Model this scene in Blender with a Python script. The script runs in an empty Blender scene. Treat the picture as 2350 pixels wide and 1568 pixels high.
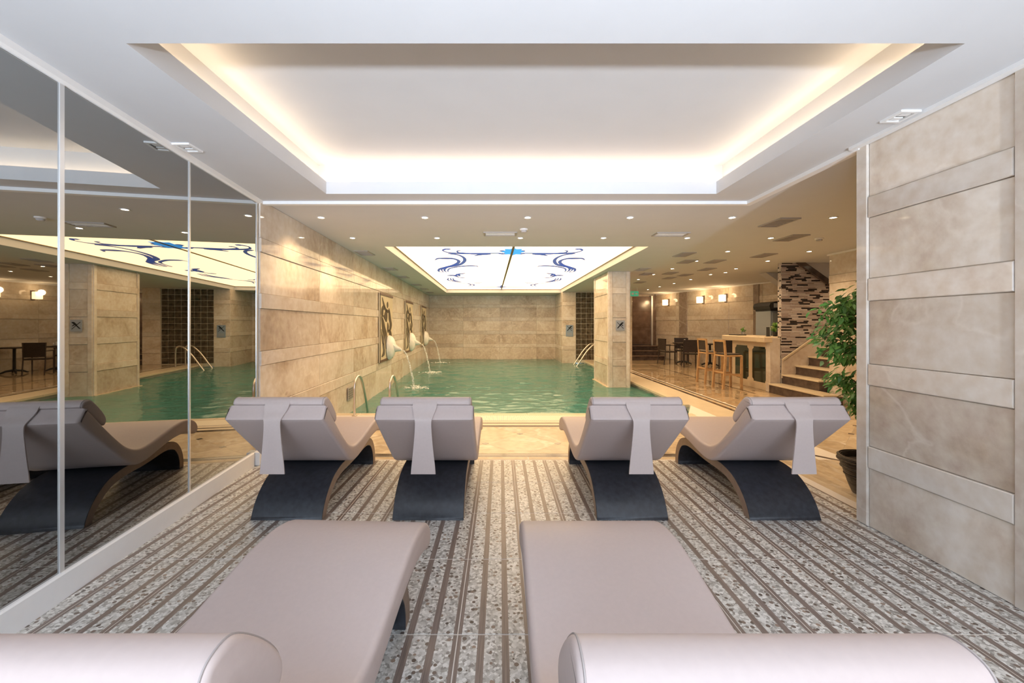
import bpy, bmesh, math, random
from mathutils import Vector, Matrix
random.seed(7)
S = bpy.context.scene
COL = S.collection
PI = math.pi

# ------------------------------------------------------------------ camera
FPX = 940.0; CX = 1148.0; CY = 745.0; EYE = 1.40; CEIL = 2.67
cd = bpy.data.cameras.new('camera'); cam = bpy.data.objects.new('camera', cd); COL.objects.link(cam)
cam.location = (0, 0, EYE); cam.rotation_euler = (PI/2, 0, 0)
cd.sensor_width = 36; cd.lens = 36*FPX/2350
cd.shift_x = (1175-CX)/2350; cd.shift_y = -(784-CY)/2350
cd.clip_start = 0.02; cd.clip_end = 200
S.camera = cam

# ------------------------------------------------------------------ light
w = bpy.data.worlds.new('world'); S.world = w; w.use_nodes = True
w.node_tree.nodes['Background'].inputs[0].default_value = (0.75, 0.86, 1.0, 1)
w.node_tree.nodes['Background'].inputs[1].default_value = 0.6
S.view_settings.view_transform = 'Standard'; S.view_settings.look = 'None'
S.view_settings.gamma = 1.0; S.view_settings.use_curve_mapping = False
S.view_settings.exposure = 1.43

def area_light(name, loc, rot, sx, sy, power, color):
    l = bpy.data.lights.new(name, 'AREA'); l.shape = 'RECTANGLE'; l.size = sx; l.size_y = sy
    l.energy = power; l.color = color
    o = bpy.data.objects.new(name, l); COL.objects.link(o); o.location = loc; o.rotation_euler = rot
    return o
# fill light at an added, unseen window in the wall behind the camera
WIN = (-1.75, 2.2, 0.75, 2.35)
BACKY = -2.7
area_light('window_fill', ((WIN[0]+WIN[1])/2, BACKY-0.35, (WIN[2]+WIN[3])/2), (PI/2, 0, 0),
           WIN[1]-WIN[0], WIN[3]-WIN[2], 70, (0.74, 0.86, 1.0))

# ------------------------------------------------------------------ helpers
def link(o, parent=None):
    COL.objects.link(o)
    if parent is not None: o.parent = parent
    return o
def tag(o, label=None, cat=None, group=None, kind=None):
    if label: o['label'] = label
    if cat: o['category'] = cat
    if group: o['group'] = group
    if kind: o['kind'] = kind
    return o
def empty(name, loc=(0,0,0), rz=0.0):
    o = bpy.data.objects.new(name, None); COL.objects.link(o)
    o.location = loc; o.rotation_euler = (0,0,rz); o.empty_display_size = 0.1
    return o
def copy_tree(o, parent=None):
    c = o.copy(); COL.objects.link(c); c.parent = parent
    for ch in list(o.children): copy_tree(ch, c)
    return c
def catmull(pts, n=6, closed=False):
    P = [Vector(p) for p in pts]; out = []; m = len(P)
    rng = m if closed else m-1
    for i in range(rng):
        if closed: a,b,c,d = P[(i-1)%m],P[i],P[(i+1)%m],P[(i+2)%m]
        else:
            b,c = P[i],P[i+1]
            a = P[i-1] if i>0 else b*2-c
            d = P[i+2] if i+2<m else c*2-b
        for k in range(n):
            t = k/n
            out.append(0.5*((2*b)+(c-a)*t+(2*a-5*b+4*c-d)*t*t+(3*b-a-3*c+d)*t**3))
    if not closed: out.append(P[-1].copy())
    return out
class MB:
    def __init__(s): s.v=[]; s.f=[]; s.mi=[]
    def add(s, vs, fs, mi=0):
        b=len(s.v); s.v+= [tuple(v) for v in vs]
        for f in fs: s.f.append(tuple(i+b for i in f)); s.mi.append(mi)
        return s
    def box(s, x0,x1,y0,y1,z0,z1, mi=0):
        vs=[(x0,y0,z0),(x1,y0,z0),(x1,y1,z0),(x0,y1,z0),(x0,y0,z1),(x1,y0,z1),(x1,y1,z1),(x0,y1,z1)]
        return s.add(vs,[(0,3,2,1),(4,5,6,7),(0,1,5,4),(1,2,6,5),(2,3,7,6),(3,0,4,7)],mi)
    def cbox(s, x0,x1,y0,y1,z0,z1,b=0.004, mi=0):          # chamfered box
        bm=bmesh.new(); bmesh.ops.create_cube(bm,size=1)
        for v in bm.verts: v.co=Vector(((x0+x1)/2+v.co.x*(x1-x0),(y0+y1)/2+v.co.y*(y1-y0),(z0+z1)/2+v.co.z*(z1-z0)))
        bmesh.ops.bevel(bm,geom=list(bm.edges),offset=b,segments=1,affect='EDGES',profile=.5)
        bm.verts.index_update()
        s.add([v.co for v in bm.verts],[[v.index for v in f.verts] for f in bm.faces],mi); bm.free(); return s
    def prism(s, poly, z0, z1, mi=0):                     # polygon in XY, ccw
        n=len(poly); vs=[(p[0],p[1],z0) for p in poly]+[(p[0],p[1],z1) for p in poly]
        fs=[tuple(reversed(range(n))),tuple(range(n,2*n))]+[(i,(i+1)%n,n+(i+1)%n,n+i) for i in range(n)]
        return s.add(vs,fs,mi)
    def prism_y(s, poly, y0, y1, mi=0):                   # polygon in XZ extruded along Y
        n=len(poly); vs=[(p[0],y0,p[1]) for p in poly]+[(p[0],y1,p[1]) for p in poly]
        fs=[tuple(range(n)),tuple(reversed(range(n,2*n)))]+[((i+1)%n,i,n+i,n+(i+1)%n) for i in range(n)]
        return s.add(vs,fs,mi)
    def tube(s, pts, r, n=10, mi=0, cap=True):
        P=[Vector(p) for p in pts]; rr = r if isinstance(r,(list,tuple)) else [r]*len(P)
        rings=[]; up=Vector((0,0,1)); prev=None
        for i,p in enumerate(P):
            t=(P[min(i+1,len(P)-1)]-P[max(i-1,0)]).normalized()
            if prev is None:
                a=Vector((1,0,0)) if abs(t.x)<.9 else Vector((0,1,0))
                prev=t.cross(a).normalized()
            nrm=(prev-t*prev.dot(t)).normalized(); prev=nrm; bn=t.cross(nrm)
            rings.append([p+(nrm*math.cos(2*PI*k/n)+bn*math.sin(2*PI*k/n))*rr[i] for k in range(n)])
        vs=[v for R in rings for v in R]; fs=[]
        for i in range(len(P)-1):
            for k in range(n):
                fs.append((i*n+k,i*n+(k+1)%n,(i+1)*n+(k+1)%n,(i+1)*n+k))
        if cap: fs.append(tuple(reversed(range(n)))); fs.append(tuple(range((len(P)-1)*n,len(P)*n)))
        return s.add(vs,fs,mi)
    def lathe(s, prof, n=24, c=(0,0,0), mi=0):
        vs=[]; fs=[]
        for r,z in prof:
            for k in range(n): a=2*PI*k/n; vs.append((c[0]+r*math.cos(a),c[1]+r*math.sin(a),c[2]+z))
        for i in range(len(prof)-1):
            for k in range(n): fs.append((i*n+k,i*n+(k+1)%n,(i+1)*n+(k+1)%n,(i+1)*n+k))
        fs.append(tuple(reversed(range(n)))); fs.append(tuple(range((len(prof)-1)*n,len(prof)*n)))
        return s.add(vs,fs,mi)
    def mesh(s, name, mats, smooth=False):
        me=bpy.data.meshes.new(name); me.from_pydata(s.v,[],s.f); me.update()
        for m in (mats if isinstance(mats,(list,tuple)) else [mats]): me.materials.append(m)
        if any(s.mi): me.polygons.foreach_set('material_index', s.mi)
        if smooth:
            me.polygons.foreach_set('use_smooth',[True]*len(me.polygons))
            try: me.set_sharp_from_angle(angle=math.radians(38 if smooth is True else smooth))
            except Exception: pass
        return me
    def build(s, name, mats, parent=None, loc=(0,0,0), rz=0.0, smooth=False):
        o=bpy.data.objects.new(name, s.mesh(name,mats,smooth)); link(o,parent)
        o.location=loc; o.rotation_euler=(0,0,rz); return o
def inst(name, me, parent, loc, rz=0.0):
    o=bpy.data.objects.new(name, me); link(o,parent); o.location=loc; o.rotation_euler=(0,0,rz); return o
def clip_poly(poly, x0,x1,y0,y1):
    def cl(P, f, ix):
        out=[]
        for i in range(len(P)):
            a,b=P[i],P[(i+1)%len(P)]; fa,fb=f(a),f(b)
            if fa>=0: out.append(a)
            if (fa>=0)!=(fb>=0):
                t=fa/(fa-fb); out.append((a[0]+(b[0]-a[0])*t,a[1]+(b[1]-a[1])*t))
        return out
    for f in (lambda p:p[0]-x0, lambda p:x1-p[0], lambda p:p[1]-y0, lambda p:y1-p[1]):
        if not poly: return []
        poly=cl(poly,f,0)
    return poly
def area2(p): return abs(sum(p[i][0]*p[(i+1)%len(p)][1]-p[(i+1)%len(p)][0]*p[i][1] for i in range(len(p))))/2

# ------------------------------------------------------------------ materials
def newmat(name):
    m=bpy.data.materials.new(name); m.use_nodes=True; nt=m.node_tree
    return m, nt, nt.nodes['Principled BSDF']
def N(nt,t,**k):
    n=nt.nodes.new(t)
    for a,b in k.items(): setattr(n,a,b)
    return n
def ramp(nt, stops, interp='LINEAR'):
    r=N(nt,'ShaderNodeValToRGB'); cr=r.color_ramp; cr.interpolation=interp
    while len(cr.elements)<len(stops): cr.elements.new(.5)
    for e,(p,c) in zip(cr.elements,stops): e.position=p; e.color=(*c,1)
    return r
def plain(name,col,rough=.5,metal=0.0,noise=0.0,scale=20,bump=0.0,coat=0.0,spec=.5):
    m,nt,b=newmat(name); b.inputs['Roughness'].default_value=rough; b.inputs['Metallic'].default_value=metal
    b.inputs['Coat Weight'].default_value=coat; b.inputs['Specular IOR Level'].default_value=spec
    tc=N(nt,'ShaderNodeTexCoord'); no=N(nt,'ShaderNodeTexNoise'); no.inputs['Scale'].default_value=scale; no.inputs['Detail'].default_value=4
    nt.links.new(tc.outputs['Object'],no.inputs['Vector'])
    r=ramp(nt,[(.3,tuple(c*(1-noise) for c in col)),(.7,tuple(min(1,c*(1+noise)) for c in col))])
    nt.links.new(no.outputs['Fac'],r.inputs['Fac']); nt.links.new(r.outputs['Color'],b.inputs['Base Color'])
    if bump:
        bp=N(nt,'ShaderNodeBump'); bp.inputs['Strength'].default_value=bump; bp.inputs['Distance'].default_value=.002
        nt.links.new(no.outputs['Fac'],bp.inputs['Height']); nt.links.new(bp.outputs['Normal'],b.inputs['Normal'])
    return m
def emis(name,col,strength):
    m,nt,b=newmat(name); b.inputs['Base Color'].default_value=(*col,1); b.inputs['Emission Color'].default_value=(*col,1)
    b.inputs['Emission Strength'].default_value=strength; return m
def marble(name, lo, mid, hi, rough=.07, scale=.95, spec=.28):
    m,nt,b=newmat(name); L=nt.links
    geo=N(nt,'ShaderNodeNewGeometry'); oi=N(nt,'ShaderNodeObjectInfo')
    mul=N(nt,'ShaderNodeMath',operation='MULTIPLY'); mul.inputs[1].default_value=37.0; L.new(oi.outputs['Random'],mul.inputs[0])
    add=N(nt,'ShaderNodeVectorMath',operation='ADD'); L.new(geo.outputs['Position'],add.inputs[0]); L.new(mul.outputs[0],add.inputs[1])
    n1=N(nt,'ShaderNodeTexNoise'); n1.inputs['Scale'].default_value=scale; n1.inputs['Detail'].default_value=7; n1.inputs['Roughness'].default_value=.62; n1.inputs['Distortion'].default_value=.5
    L.new(add.outputs[0],n1.inputs['Vector'])
    r=ramp(nt,[(.33,lo),(.5,mid),(.68,hi)]); L.new(n1.outputs['Fac'],r.inputs['Fac'])
    n3=N(nt,'ShaderNodeTexNoise'); n3.inputs['Scale'].default_value=13; n3.inputs['Detail'].default_value=6; L.new(add.outputs[0],n3.inputs['Vector'])
    mx0=N(nt,'ShaderNodeMixRGB',blend_type='OVERLAY'); mx0.inputs[0].default_value=.36
    L.new(r.outputs[0],mx0.inputs[1]); L.new(n3.outputs['Fac'],mx0.inputs[2])
    # pale veins
    v=N(nt,'ShaderNodeTexNoise'); v.inputs['Scale'].default_value=.8; v.inputs['Detail'].default_value=6; v.inputs['Distortion'].default_value=.5; L.new(add.outputs[0],v.inputs['Vector'])
    sb=N(nt,'ShaderNodeMath',operation='SUBTRACT'); sb.inputs[1].default_value=.5; L.new(v.outputs['Fac'],sb.inputs[0])
    ab=N(nt,'ShaderNodeMath',operation='ABSOLUTE'); L.new(sb.outputs[0],ab.inputs[0])
    rv=ramp(nt,[(0,(.32,.32,.32)),(.014,(0,0,0))]); L.new(ab.outputs[0],rv.inputs['Fac'])
    mx=N(nt,'ShaderNodeMixRGB',blend_type='MIX'); L.new(rv.outputs[0],mx.inputs[0]); L.new(mx0.outputs[0],mx.inputs[1]); mx.inputs[2].default_value=(.86,.79,.70,1)
    # slab to slab tone
    hs=N(nt,'ShaderNodeHueSaturation'); mr=N(nt,'ShaderNodeMapRange'); mr.inputs[3].default_value=.88; mr.inputs[4].default_value=1.1
    L.new(oi.outputs['Random'],mr.inputs[0]); L.new(mr.outputs[0],hs.inputs['Value']); L.new(mx.outputs[0],hs.inputs['Color'])
    L.new(hs.outputs[0],b.inputs['Base Color']); b.inputs['Roughness'].default_value=rough; b.inputs['Specular IOR Level'].default_value=spec
    return m
M={}
M['marble']=marble('beige_marble',(.50,.39,.29),(.66,.57,.475),(.75,.68,.60))
M['marble_rail']=marble('beige_marble_rail',(.56,.46,.37),(.68,.59,.50),(.75,.68,.60))
M['marble_honed']=marble('beige_marble_honed',(.44,.335,.245),(.60,.50,.40),(.68,.60,.51),rough=.32)
M['rail_honed']=marble('beige_rail_honed',(.52,.42,.33),(.63,.54,.45),(.70,.62,.54),rough=.32)
M['deck']=marble('cream_floor_marble',(.47,.36,.235),(.54,.43,.295),(.60,.49,.35),rough=.16,scale=.9,spec=.10)
M['deck_hall_dim']=marble('floor_marble_dimmed',(.36,.26,.16),(.44,.32,.20),(.50,.38,.25),rough=.035,scale=.9,spec=.5)  # same stone as the deck, the hall's dimmer light put into its colour
M['coping']=plain('cream_coping',(.62,.52,.38),.3,noise=.05,scale=6,spec=.15)
M['ceiling']=plain('ceiling_paint',(.62,.62,.63),.85,noise=.015,scale=3)
M['white']=plain('white_paint',(.82,.81,.80),.5,noise=.01)
M['plaster']=plain('grey_plaster',(.52,.50,.50),.85,noise=.03)
M['dark_inlay']=plain('dark_inlay',(.07,.045,.03),.12,noise=.2)
M['brown_stone']=plain('brown_stone',(.085,.06,.052),.18,noise=.35,scale=9)
M['door_stone']=plain('brown_marble_door',(.20,.135,.105),.14,noise=.3,scale=4)
M['vinyl']=plain('taupe_vinyl',(.52,.425,.395),.48,noise=.02,scale=60,bump=.05)
M['vinyl_strap']=plain('taupe_strap',(.53,.44,.41),.5,noise=.02,scale=60,bump=.05)
M['seam']=plain('vinyl_seam',(.36,.31,.29),.6)
M['base_dark']=plain('dark_oak_veneer',(.022,.024,.031),.38,noise=.35,scale=30,bump=.1)
M['base_side']=plain('brown_veneer_edge',(.22,.15,.11),.4,noise=.12,scale=30)
M['chrome']=plain('stainless_steel',(.70,.64,.57),.32,metal=1.0)
M['alu']=plain('aluminium_strip',(.82,.81,.80),.3,metal=.6)
M['led']=emis('warm_led',(1.0,.76,.50),6.0)
M['spot']=emis('downlight_glow',(1.0,.83,.58),14)
M['sconce']=emis('sconce_glass',(1.0,.70,.36),1.5)
M['panel_glow']=emis('backlit_panel',(1.0,.69,.385),1.42)
M['orn_dark']=emis('navy_print',(.035,.055,.15),.8)
M['orn_blue']=emis('blue_print',(.03,.20,.50),.8)
M['brass']=plain('seam_brass',(.24,.15,.05),.4)
M['vent']=plain('vent_grey',(.20,.19,.17),.6)
M['vent_frame']=plain('vent_frame',(.42,.38,.34),.6)
M['dwood']=plain('dark_wicker',(.035,.022,.016),.5,noise=.3,scale=40)
M['lwood']=plain('light_beech',(.50,.30,.14),.4,noise=.12,scale=18)
M['black']=plain('black_plastic',(.015,.015,.016),.4)
M['counter']=plain('cream_lacquer',(.72,.58,.40),.3,noise=.03)
M['green_glass']=plain('green_black_glass',(.022,.030,.017),.08,noise=.3,scale=5)
M['sign_grey']=plain('sign_plate',(.34,.36,.40),.35)
M['sign_blue']=plain('sign_plate_blue',(.26,.33,.42),.35)
M['exit_green']=emis('exit_green',(.05,.30,.16),.3)
M['fridge']=plain('fridge_glass',(.20,.22,.24),.15)
M['art_cream']=plain('art_cream',(.66,.55,.38),.35,noise=.06,scale=5)
M['art_dark']=plain('art_dark_olive',(.060,.040,.014),.4)
M['art_brown']=plain('art_frame_brown',(.12,.06,.035),.4)
M['shell']=plain('white_shell',(.86,.82,.76),.4,noise=.06,scale=12)
M['grout']=plain('white_grout',(.74,.68,.61),.7)
M['glassblock_grout']=plain('glass_block_joint',(.62,.57,.48),.6)
M['basin']=plain('pool_tile_teal',(.19,.46,.42),.3,noise=.1,scale=3)
M['soil']=plain('soil',(.03,.02,.012),.9,noise=.3)
M['trunk']=plain('plant_bark',(.14,.09,.05),.8,noise=.3)
M['pot_ceramic']=plain('grey_pot',(.35,.35,.34),.4)

def mk_mirror():
    m,nt,b=newmat('tinted_mirror'); b.inputs['Base Color'].default_value=(.40,.405,.40,1); b.inputs['Metallic'].default_value=1; b.inputs['Roughness'].default_value=.012
    return m
M['mirror']=mk_mirror()
def mk_tile():
    m,nt,b=newmat('striped_pebble_tile'); L=nt.links
    tc=N(nt,'ShaderNodeTexCoord'); oi=N(nt,'ShaderNodeObjectInfo')
    mul=N(nt,'ShaderNodeMath',operation='MULTIPLY'); mul.inputs[1].default_value=53.0; L.new(oi.outputs['Random'],mul.inputs[0])
    add=N(nt,'ShaderNodeVectorMath',operation='ADD'); L.new(tc.outputs['Object'],add.inputs[0]); L.new(mul.outputs[0],add.inputs[1])
    v1=N(nt,'ShaderNodeTexVoronoi'); v1.inputs['Scale'].default_value=82; L.new(add.outputs[0],v1.inputs['Vector'])
    r1=ramp(nt,[(0,(.26,.235,.21)),(.3,(.47,.45,.41)),(.7,(.64,.62,.58)),(1,(.80,.78,.74))])
    sx=N(nt,'ShaderNodeSeparateColor'); L.new(v1.outputs['Color'],sx.inputs[0]); L.new(sx.outputs[0],r1.inputs['Fac'])
    v2=N(nt,'ShaderNodeTexVoronoi'); v2.inputs['Scale'].default_value=36; L.new(add.outputs[0],v2.inputs['Vector'])
    s2=N(nt,'ShaderNodeSeparateColor'); L.new(v2.outputs['Color'],s2.inputs[0])
    g=N(nt,'ShaderNodeMath',operation='GREATER_THAN'); g.inputs[1].default_value=.60; L.new(s2.outputs[1],g.inputs[0])
    l=N(nt,'ShaderNodeMath',operation='LESS_THAN'); l.inputs[1].default_value=.36; L.new(v2.outputs['Distance'],l.inputs[0])
    mm=N(nt,'ShaderNodeMath',operation='MULTIPLY'); L.new(g.outputs[0],mm.inputs[0]); L.new(l.outputs[0],mm.inputs[1])
    rd=ramp(nt,[(0,(.10,.075,.06)),(.6,(.20,.15,.12)),(1,(.33,.24,.18))]); L.new(s2.outputs[0],rd.inputs['Fac'])
    mx=N(nt,'ShaderNodeMixRGB'); L.new(mm.outputs[0],mx.inputs[0]); L.new(r1.outputs[0],mx.inputs[1]); L.new(rd.outputs[0],mx.inputs[2])
    # wood look bands printed along the tile
    sp=N(nt,'ShaderNodeSeparateXYZ'); L.new(tc.outputs['Object'],sp.inputs[0])
    W=.322
    band=None
    for c,h in ((0.0,.019),(W/3,.0155),(2*W/3,.0155),(W,.019)):
        s_=N(nt,'ShaderNodeMath',operation='SUBTRACT'); s_.inputs[1].default_value=c; L.new(sp.outputs[0],s_.inputs[0])
        a_=N(nt,'ShaderNodeMath',operation='ABSOLUTE'); L.new(s_.outputs[0],a_.inputs[0])
        t_=N(nt,'ShaderNodeMath',operation='LESS_THAN'); t_.inputs[1].default_value=h; L.new(a_.outputs[0],t_.inputs[0])
        if band is None: band=t_
        else:
            mxx=N(nt,'ShaderNodeMath',operation='MAXIMUM'); L.new(band.outputs[0],mxx.inputs[0]); L.new(t_.outputs[0],mxx.inputs[1]); band=mxx
    mp=N(nt,'ShaderNodeMapping'); mp.inputs['Scale'].default_value=(160,6,1); L.new(add.outputs[0],mp.inputs[0])
    wn=N(nt,'ShaderNodeTexNoise'); wn.inputs['Scale'].default_value=1; wn.inputs['Detail'].default_value=3; L.new(mp.outputs[0],wn.inputs['Vector'])
    wr=ramp(nt,[(.3,(.165,.125,.105)),(.7,(.27,.21,.18))]); L.new(wn.outputs['Fac'],wr.inputs['Fac'])
    fin=N(nt,'ShaderNodeMixRGB'); L.new(band.outputs[0],fin.inputs[0]); L.new(mx.outputs[0],fin.inputs[1]); L.new(wr.outputs[0],fin.inputs[2])
    L.new(fin.outputs[0],b.inputs['Base Color']); b.inputs['Roughness'].default_value=.38
    return m
M['tile']=mk_tile()
def mk_water():
    m,nt,b=newmat('pool_water'); L=nt.links; nt.nodes.remove(b); out=nt.nodes['Material Output']
    tr0=N(nt,'ShaderNodeBsdfTransparent'); tr0.inputs[0].default_value=(.60,.84,.79,1)
    df=N(nt,'ShaderNodeBsdfDiffuse'); df.inputs[0].default_value=(.10,.34,.30,1)
    tr=N(nt,'ShaderNodeMixShader'); tr.inputs[0].default_value=.5; L.new(tr0.outputs[0],tr.inputs[1]); L.new(df.outputs[0],tr.inputs[2])
    gl=N(nt,'ShaderNodeBsdfGlossy'); gl.inputs['Roughness'].default_value=.02; gl.inputs['Color'].default_value=(1,1,1,1)
    fr=N(nt,'ShaderNodeFresnel'); fr.inputs['IOR'].default_value=1.33
    geo=N(nt,'ShaderNodeNewGeometry'); mp=N(nt,'ShaderNodeMapping'); mp.inputs['Scale'].default_value=(1,1.5,1); L.new(geo.outputs['Position'],mp.inputs[0])
    n1=N(nt,'ShaderNodeTexNoise'); n1.inputs['Scale'].default_value=7.0; n1.inputs['Detail'].default_value=4; n1.inputs['Distortion'].default_value=.6; L.new(mp.outputs[0],n1.inputs['Vector'])
    bp=N(nt,'ShaderNodeBump'); bp.inputs['Strength'].default_value=.5; bp.inputs['Distance'].default_value=.02
    n2=N(nt,'ShaderNodeTexNoise'); n2.inputs['Scale'].default_value=11; n2.inputs['Detail'].default_value=3; L.new(mp.outputs[0],n2.inputs['Vector'])
    mxa=N(nt,'ShaderNodeMath',operation='MULTIPLY_ADD'); mxa.inputs[1].default_value=.3; L.new(n2.outputs['Fac'],mxa.inputs[0]); L.new(n1.outputs['Fac'],mxa.inputs[2]); L.new(mxa.outputs[0],bp.inputs['Height'])
    L.new(bp.outputs[0],gl.inputs['Normal']); L.new(bp.outputs[0],fr.inputs['Normal'])
    mx=N(nt,'ShaderNodeMixShader'); L.new(fr.outputs[0],mx.inputs[0]); L.new(tr.outputs[0],mx.inputs[1]); L.new(gl.outputs[0],mx.inputs[2])
    L.new(mx.outputs[0],out.inputs['Surface']); return m
M['water']=mk_water()
def mk_thin(name,col,glossw=.06):
    m,nt,b=newmat(name); L=nt.links; nt.nodes.remove(b); out=nt.nodes['Material Output']
    tr=N(nt,'ShaderNodeBsdfTransparent'); tr.inputs[0].default_value=(*col,1); gl=N(nt,'ShaderNodeBsdfGlossy'); gl.inputs['Roughness'].default_value=.03
    mx=N(nt,'ShaderNodeMixShader'); mx.inputs[0].default_value=glossw
    L.new(tr.outputs[0],mx.inputs[1]); L.new(gl.outputs[0],mx.inputs[2]); L.new(mx.outputs[0],out.inputs['Surface']); return m
M['pane']=mk_thin('window_glass',(.97,.98,1.0))
def mk_foam():
    m,nt,b=newmat('falling_water'); L=nt.links; out=nt.nodes['Material Output']
    b.inputs['Base Color'].default_value=(.9,.93,.92,1); b.inputs['Roughness'].default_value=.15
    tr=N(nt,'ShaderNodeBsdfTransparent'); mx=N(nt,'ShaderNodeMixShader')
    no=N(nt,'ShaderNodeTexNoise'); no.inputs['Scale'].default_value=28; r=ramp(nt,[(.4,(.08,)*3),(.68,(.75,)*3)]); L.new(no.outputs['Fac'],r.inputs[0])
    tc=N(nt,'ShaderNodeTexCoord'); L.new(tc.outputs['Object'],no.inputs['Vector'])
    L.new(r.outputs[0],mx.inputs[0]); L.new(tr.outputs[0],mx.inputs[1]); L.new(b.outputs[0],mx.inputs[2]); L.new(mx.outputs[0],out.inputs['Surface']); return m
M['foam']=mk_foam()
def mk_gblock():
    m,nt,b=newmat('glass_block'); L=nt.links
    geo=N(nt,'ShaderNodeNewGeometry'); no=N(nt,'ShaderNodeTexNoise'); no.inputs['Scale'].default_value=9; no.inputs['Detail'].default_value=3; L.new(geo.outputs['Position'],no.inputs['Vector'])
    r=ramp(nt,[(.35,(.045,.035,.025)),(.65,(.15,.12,.085))]); L.new(no.outputs['Fac'],r.inputs[0]); L.new(r.outputs[0],b.inputs['Base Color'])
    b.inputs['Roughness'].default_value=.08; return m
M['gblock']=mk_gblock()
def mk_leaf():
    m,nt,b=newmat('ficus_leaf'); L=nt.links; oi=N(nt,'ShaderNodeObjectInfo')
    r=ramp(nt,[(0,(.05,.15,.03)),(.5,(.13,.31,.055)),(.85,(.23,.43,.09)),(1,(.38,.47,.19))]); L.new(oi.outputs['Random'],r.inputs[0]); L.new(r.outputs[0],b.inputs['Base Color'])
    b.inputs['Roughness'].default_value=.35; return m
M['leaf']=mk_leaf()
def mk_foliage():
    m,nt,b=newmat('ficus_foliage'); L=nt.links; g=N(nt,'ShaderNodeNewGeometry')
    r=ramp(nt,[(0,(.05,.15,.03)),(.5,(.13,.31,.055)),(.85,(.23,.43,.09)),(1,(.38,.47,.19))]); L.new(g.outputs['Random Per Island'],r.inputs[0]); L.new(r.outputs[0],b.inputs['Base Color'])
    b.inputs['Roughness'].default_value=.35; return m
M['foliage']=mk_foliage()
def mk_wicker():
    m,nt,b=newmat('dark_basket_weave'); L=nt.links; tc=N(nt,'ShaderNodeTexCoord')
    wv=N(nt,'ShaderNodeTexWave'); wv.bands_direction='Z'; wv.inputs['Scale'].default_value=28; wv.inputs['Distortion'].default_value=1.5; L.new(tc.outputs['Object'],wv.inputs[0])
    r=ramp(nt,[(.2,(.018,.012,.008)),(.8,(.10,.065,.04))]); L.new(wv.outputs['Fac'],r.inputs[0]); L.new(r.outputs[0],b.inputs['Base Color'])
    bp=N(nt,'ShaderNodeBump'); bp.inputs['Distance'].default_value=.008; L.new(wv.outputs['Fac'],bp.inputs['Height']); L.new(bp.outputs[0],b.inputs['Normal'])
    b.inputs['Roughness'].default_value=.5; return m
M['wicker']=mk_wicker()
def mk_grate():
    m,nt,b=newmat('overflow_grate'); L=nt.links; tc=N(nt,'ShaderNodeTexCoord')
    wv=N(nt,'ShaderNodeTexWave'); wv.bands_direction='X'; wv.inputs['Scale'].default_value=22; L.new(tc.outputs['Object'],wv.inputs[0])
    r=ramp(nt,[(.25,(.42,.34,.24)),(.45,(.85,.76,.60))]); L.new(wv.outputs['Fac'],r.inputs[0]); L.new(r.outputs[0],b.inputs['Base Color']); b.inputs['Roughness'].default_value=.4; return m
M['grate']=mk_grate()
def mk_mosaic():
    m,nt,b=newmat('mosaic_strips'); L=nt.links; at=N(nt,'ShaderNodeAttribute'); at.attribute_name='tone'
    r=ramp(nt,[(0,(.03,.02,.016)),(.30,(.40,.32,.29)),(.55,(.50,.43,.40)),(.85,(.60,.54,.51))],'CONSTANT'); L.new(at.outputs['Fac'],r.inputs[0]); L.new(r.outputs[0],b.inputs['Base Color'])
    b.inputs['Roughness'].default_value=.25; return m
M['mosaic']=mk_mosaic()

# ------------------------------------------------------------------ panelled marble walls
ROWS=[(0.0,.405,0),(.405,.557,1),(.557,.98,0),(.98,1.127,1),(1.127,1.563,0),(1.563,1.718,1),(1.718,2.139,0),(2.139,2.284,1),(2.284,CEIL,0)]
_pc={}
def panel_mesh(wd,h,t,b,mat):
    key=(round(wd,3),round(h,3),t,b,mat)
    if key not in _pc:
        g=.0015; x0,x1,z0,z1=g,wd-g,g,h-g
        vs=[(x0,0,z0),(x1,0,z0),(x1,0,z1),(x0,0,z1),(x0,-t+b,z0),(x1,-t+b,z0),(x1,-t+b,z1),(x0,-t+b,z1),
            (x0+b,-t,z0+b),(x1-b,-t,z0+b),(x1-b,-t,z1-b),(x0+b,-t,z1-b)]
        fs=[(8,9,10,11)]
        for i in range(4):
            j=(i+1)%4; fs+=[(i,j,4+j,4+i),(4+i,4+j,8+j,8+i)]
        _pc[key]=MB().add(vs,fs).mesh('marble_panel',M[mat])
    return _pc[key]
def panel_wall(name,p0,p1,thick=.2,zb=0.0,zt=CEIL,cols=None,colw=1.35,rows=ROWS,skip=(),kind='structure',label=None,cat=None,parent=None,body=True,pm='marble',rmm='marble_rail'):
    p0=Vector((p0[0],p0[1],0)); p1=Vector((p1[0],p1[1],0)); d=(p1-p0); Ln=d.length; a=math.atan2(d.y,d.x)
    if parent is None:
        par=MB().box(0,Ln,0,thick,zb,zt).build(name,M['marble'],None,(p0.x,p0.y,0),a); 
        tag(par,label,cat,kind=kind); base_loc=None
    else: par=parent
    if cols is None:
        n=max(1,round(Ln/colw)); cols=[Ln*i/n for i in range(n+1)]
    for ci in range(len(cols)-1):
        x0,x1=cols[ci],cols[ci+1]; 
        for ri,(z0,z1,k) in enumerate(rows):
            if (ci,ri) in skip: continue
            z0c,z1c=max(z0,zb),min(z1,zt)
            if z1c-z0c<.02: continue
            if ri==0 and zb<0: z0c=zb
            me=panel_mesh(x1-x0,z1c-z0c,.022 if k else .012,.004 if k else .003,rmm if k else pm)
            if parent is None: inst('marble_rail' if k else 'marble_panel',me,par,(x0,0,z0c))
            else:
                q=p0+d.normalized()*x0; inst('marble_rail' if k else 'marble_panel',me,par,(q.x,q.y,z0c),a)
    return par

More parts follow.
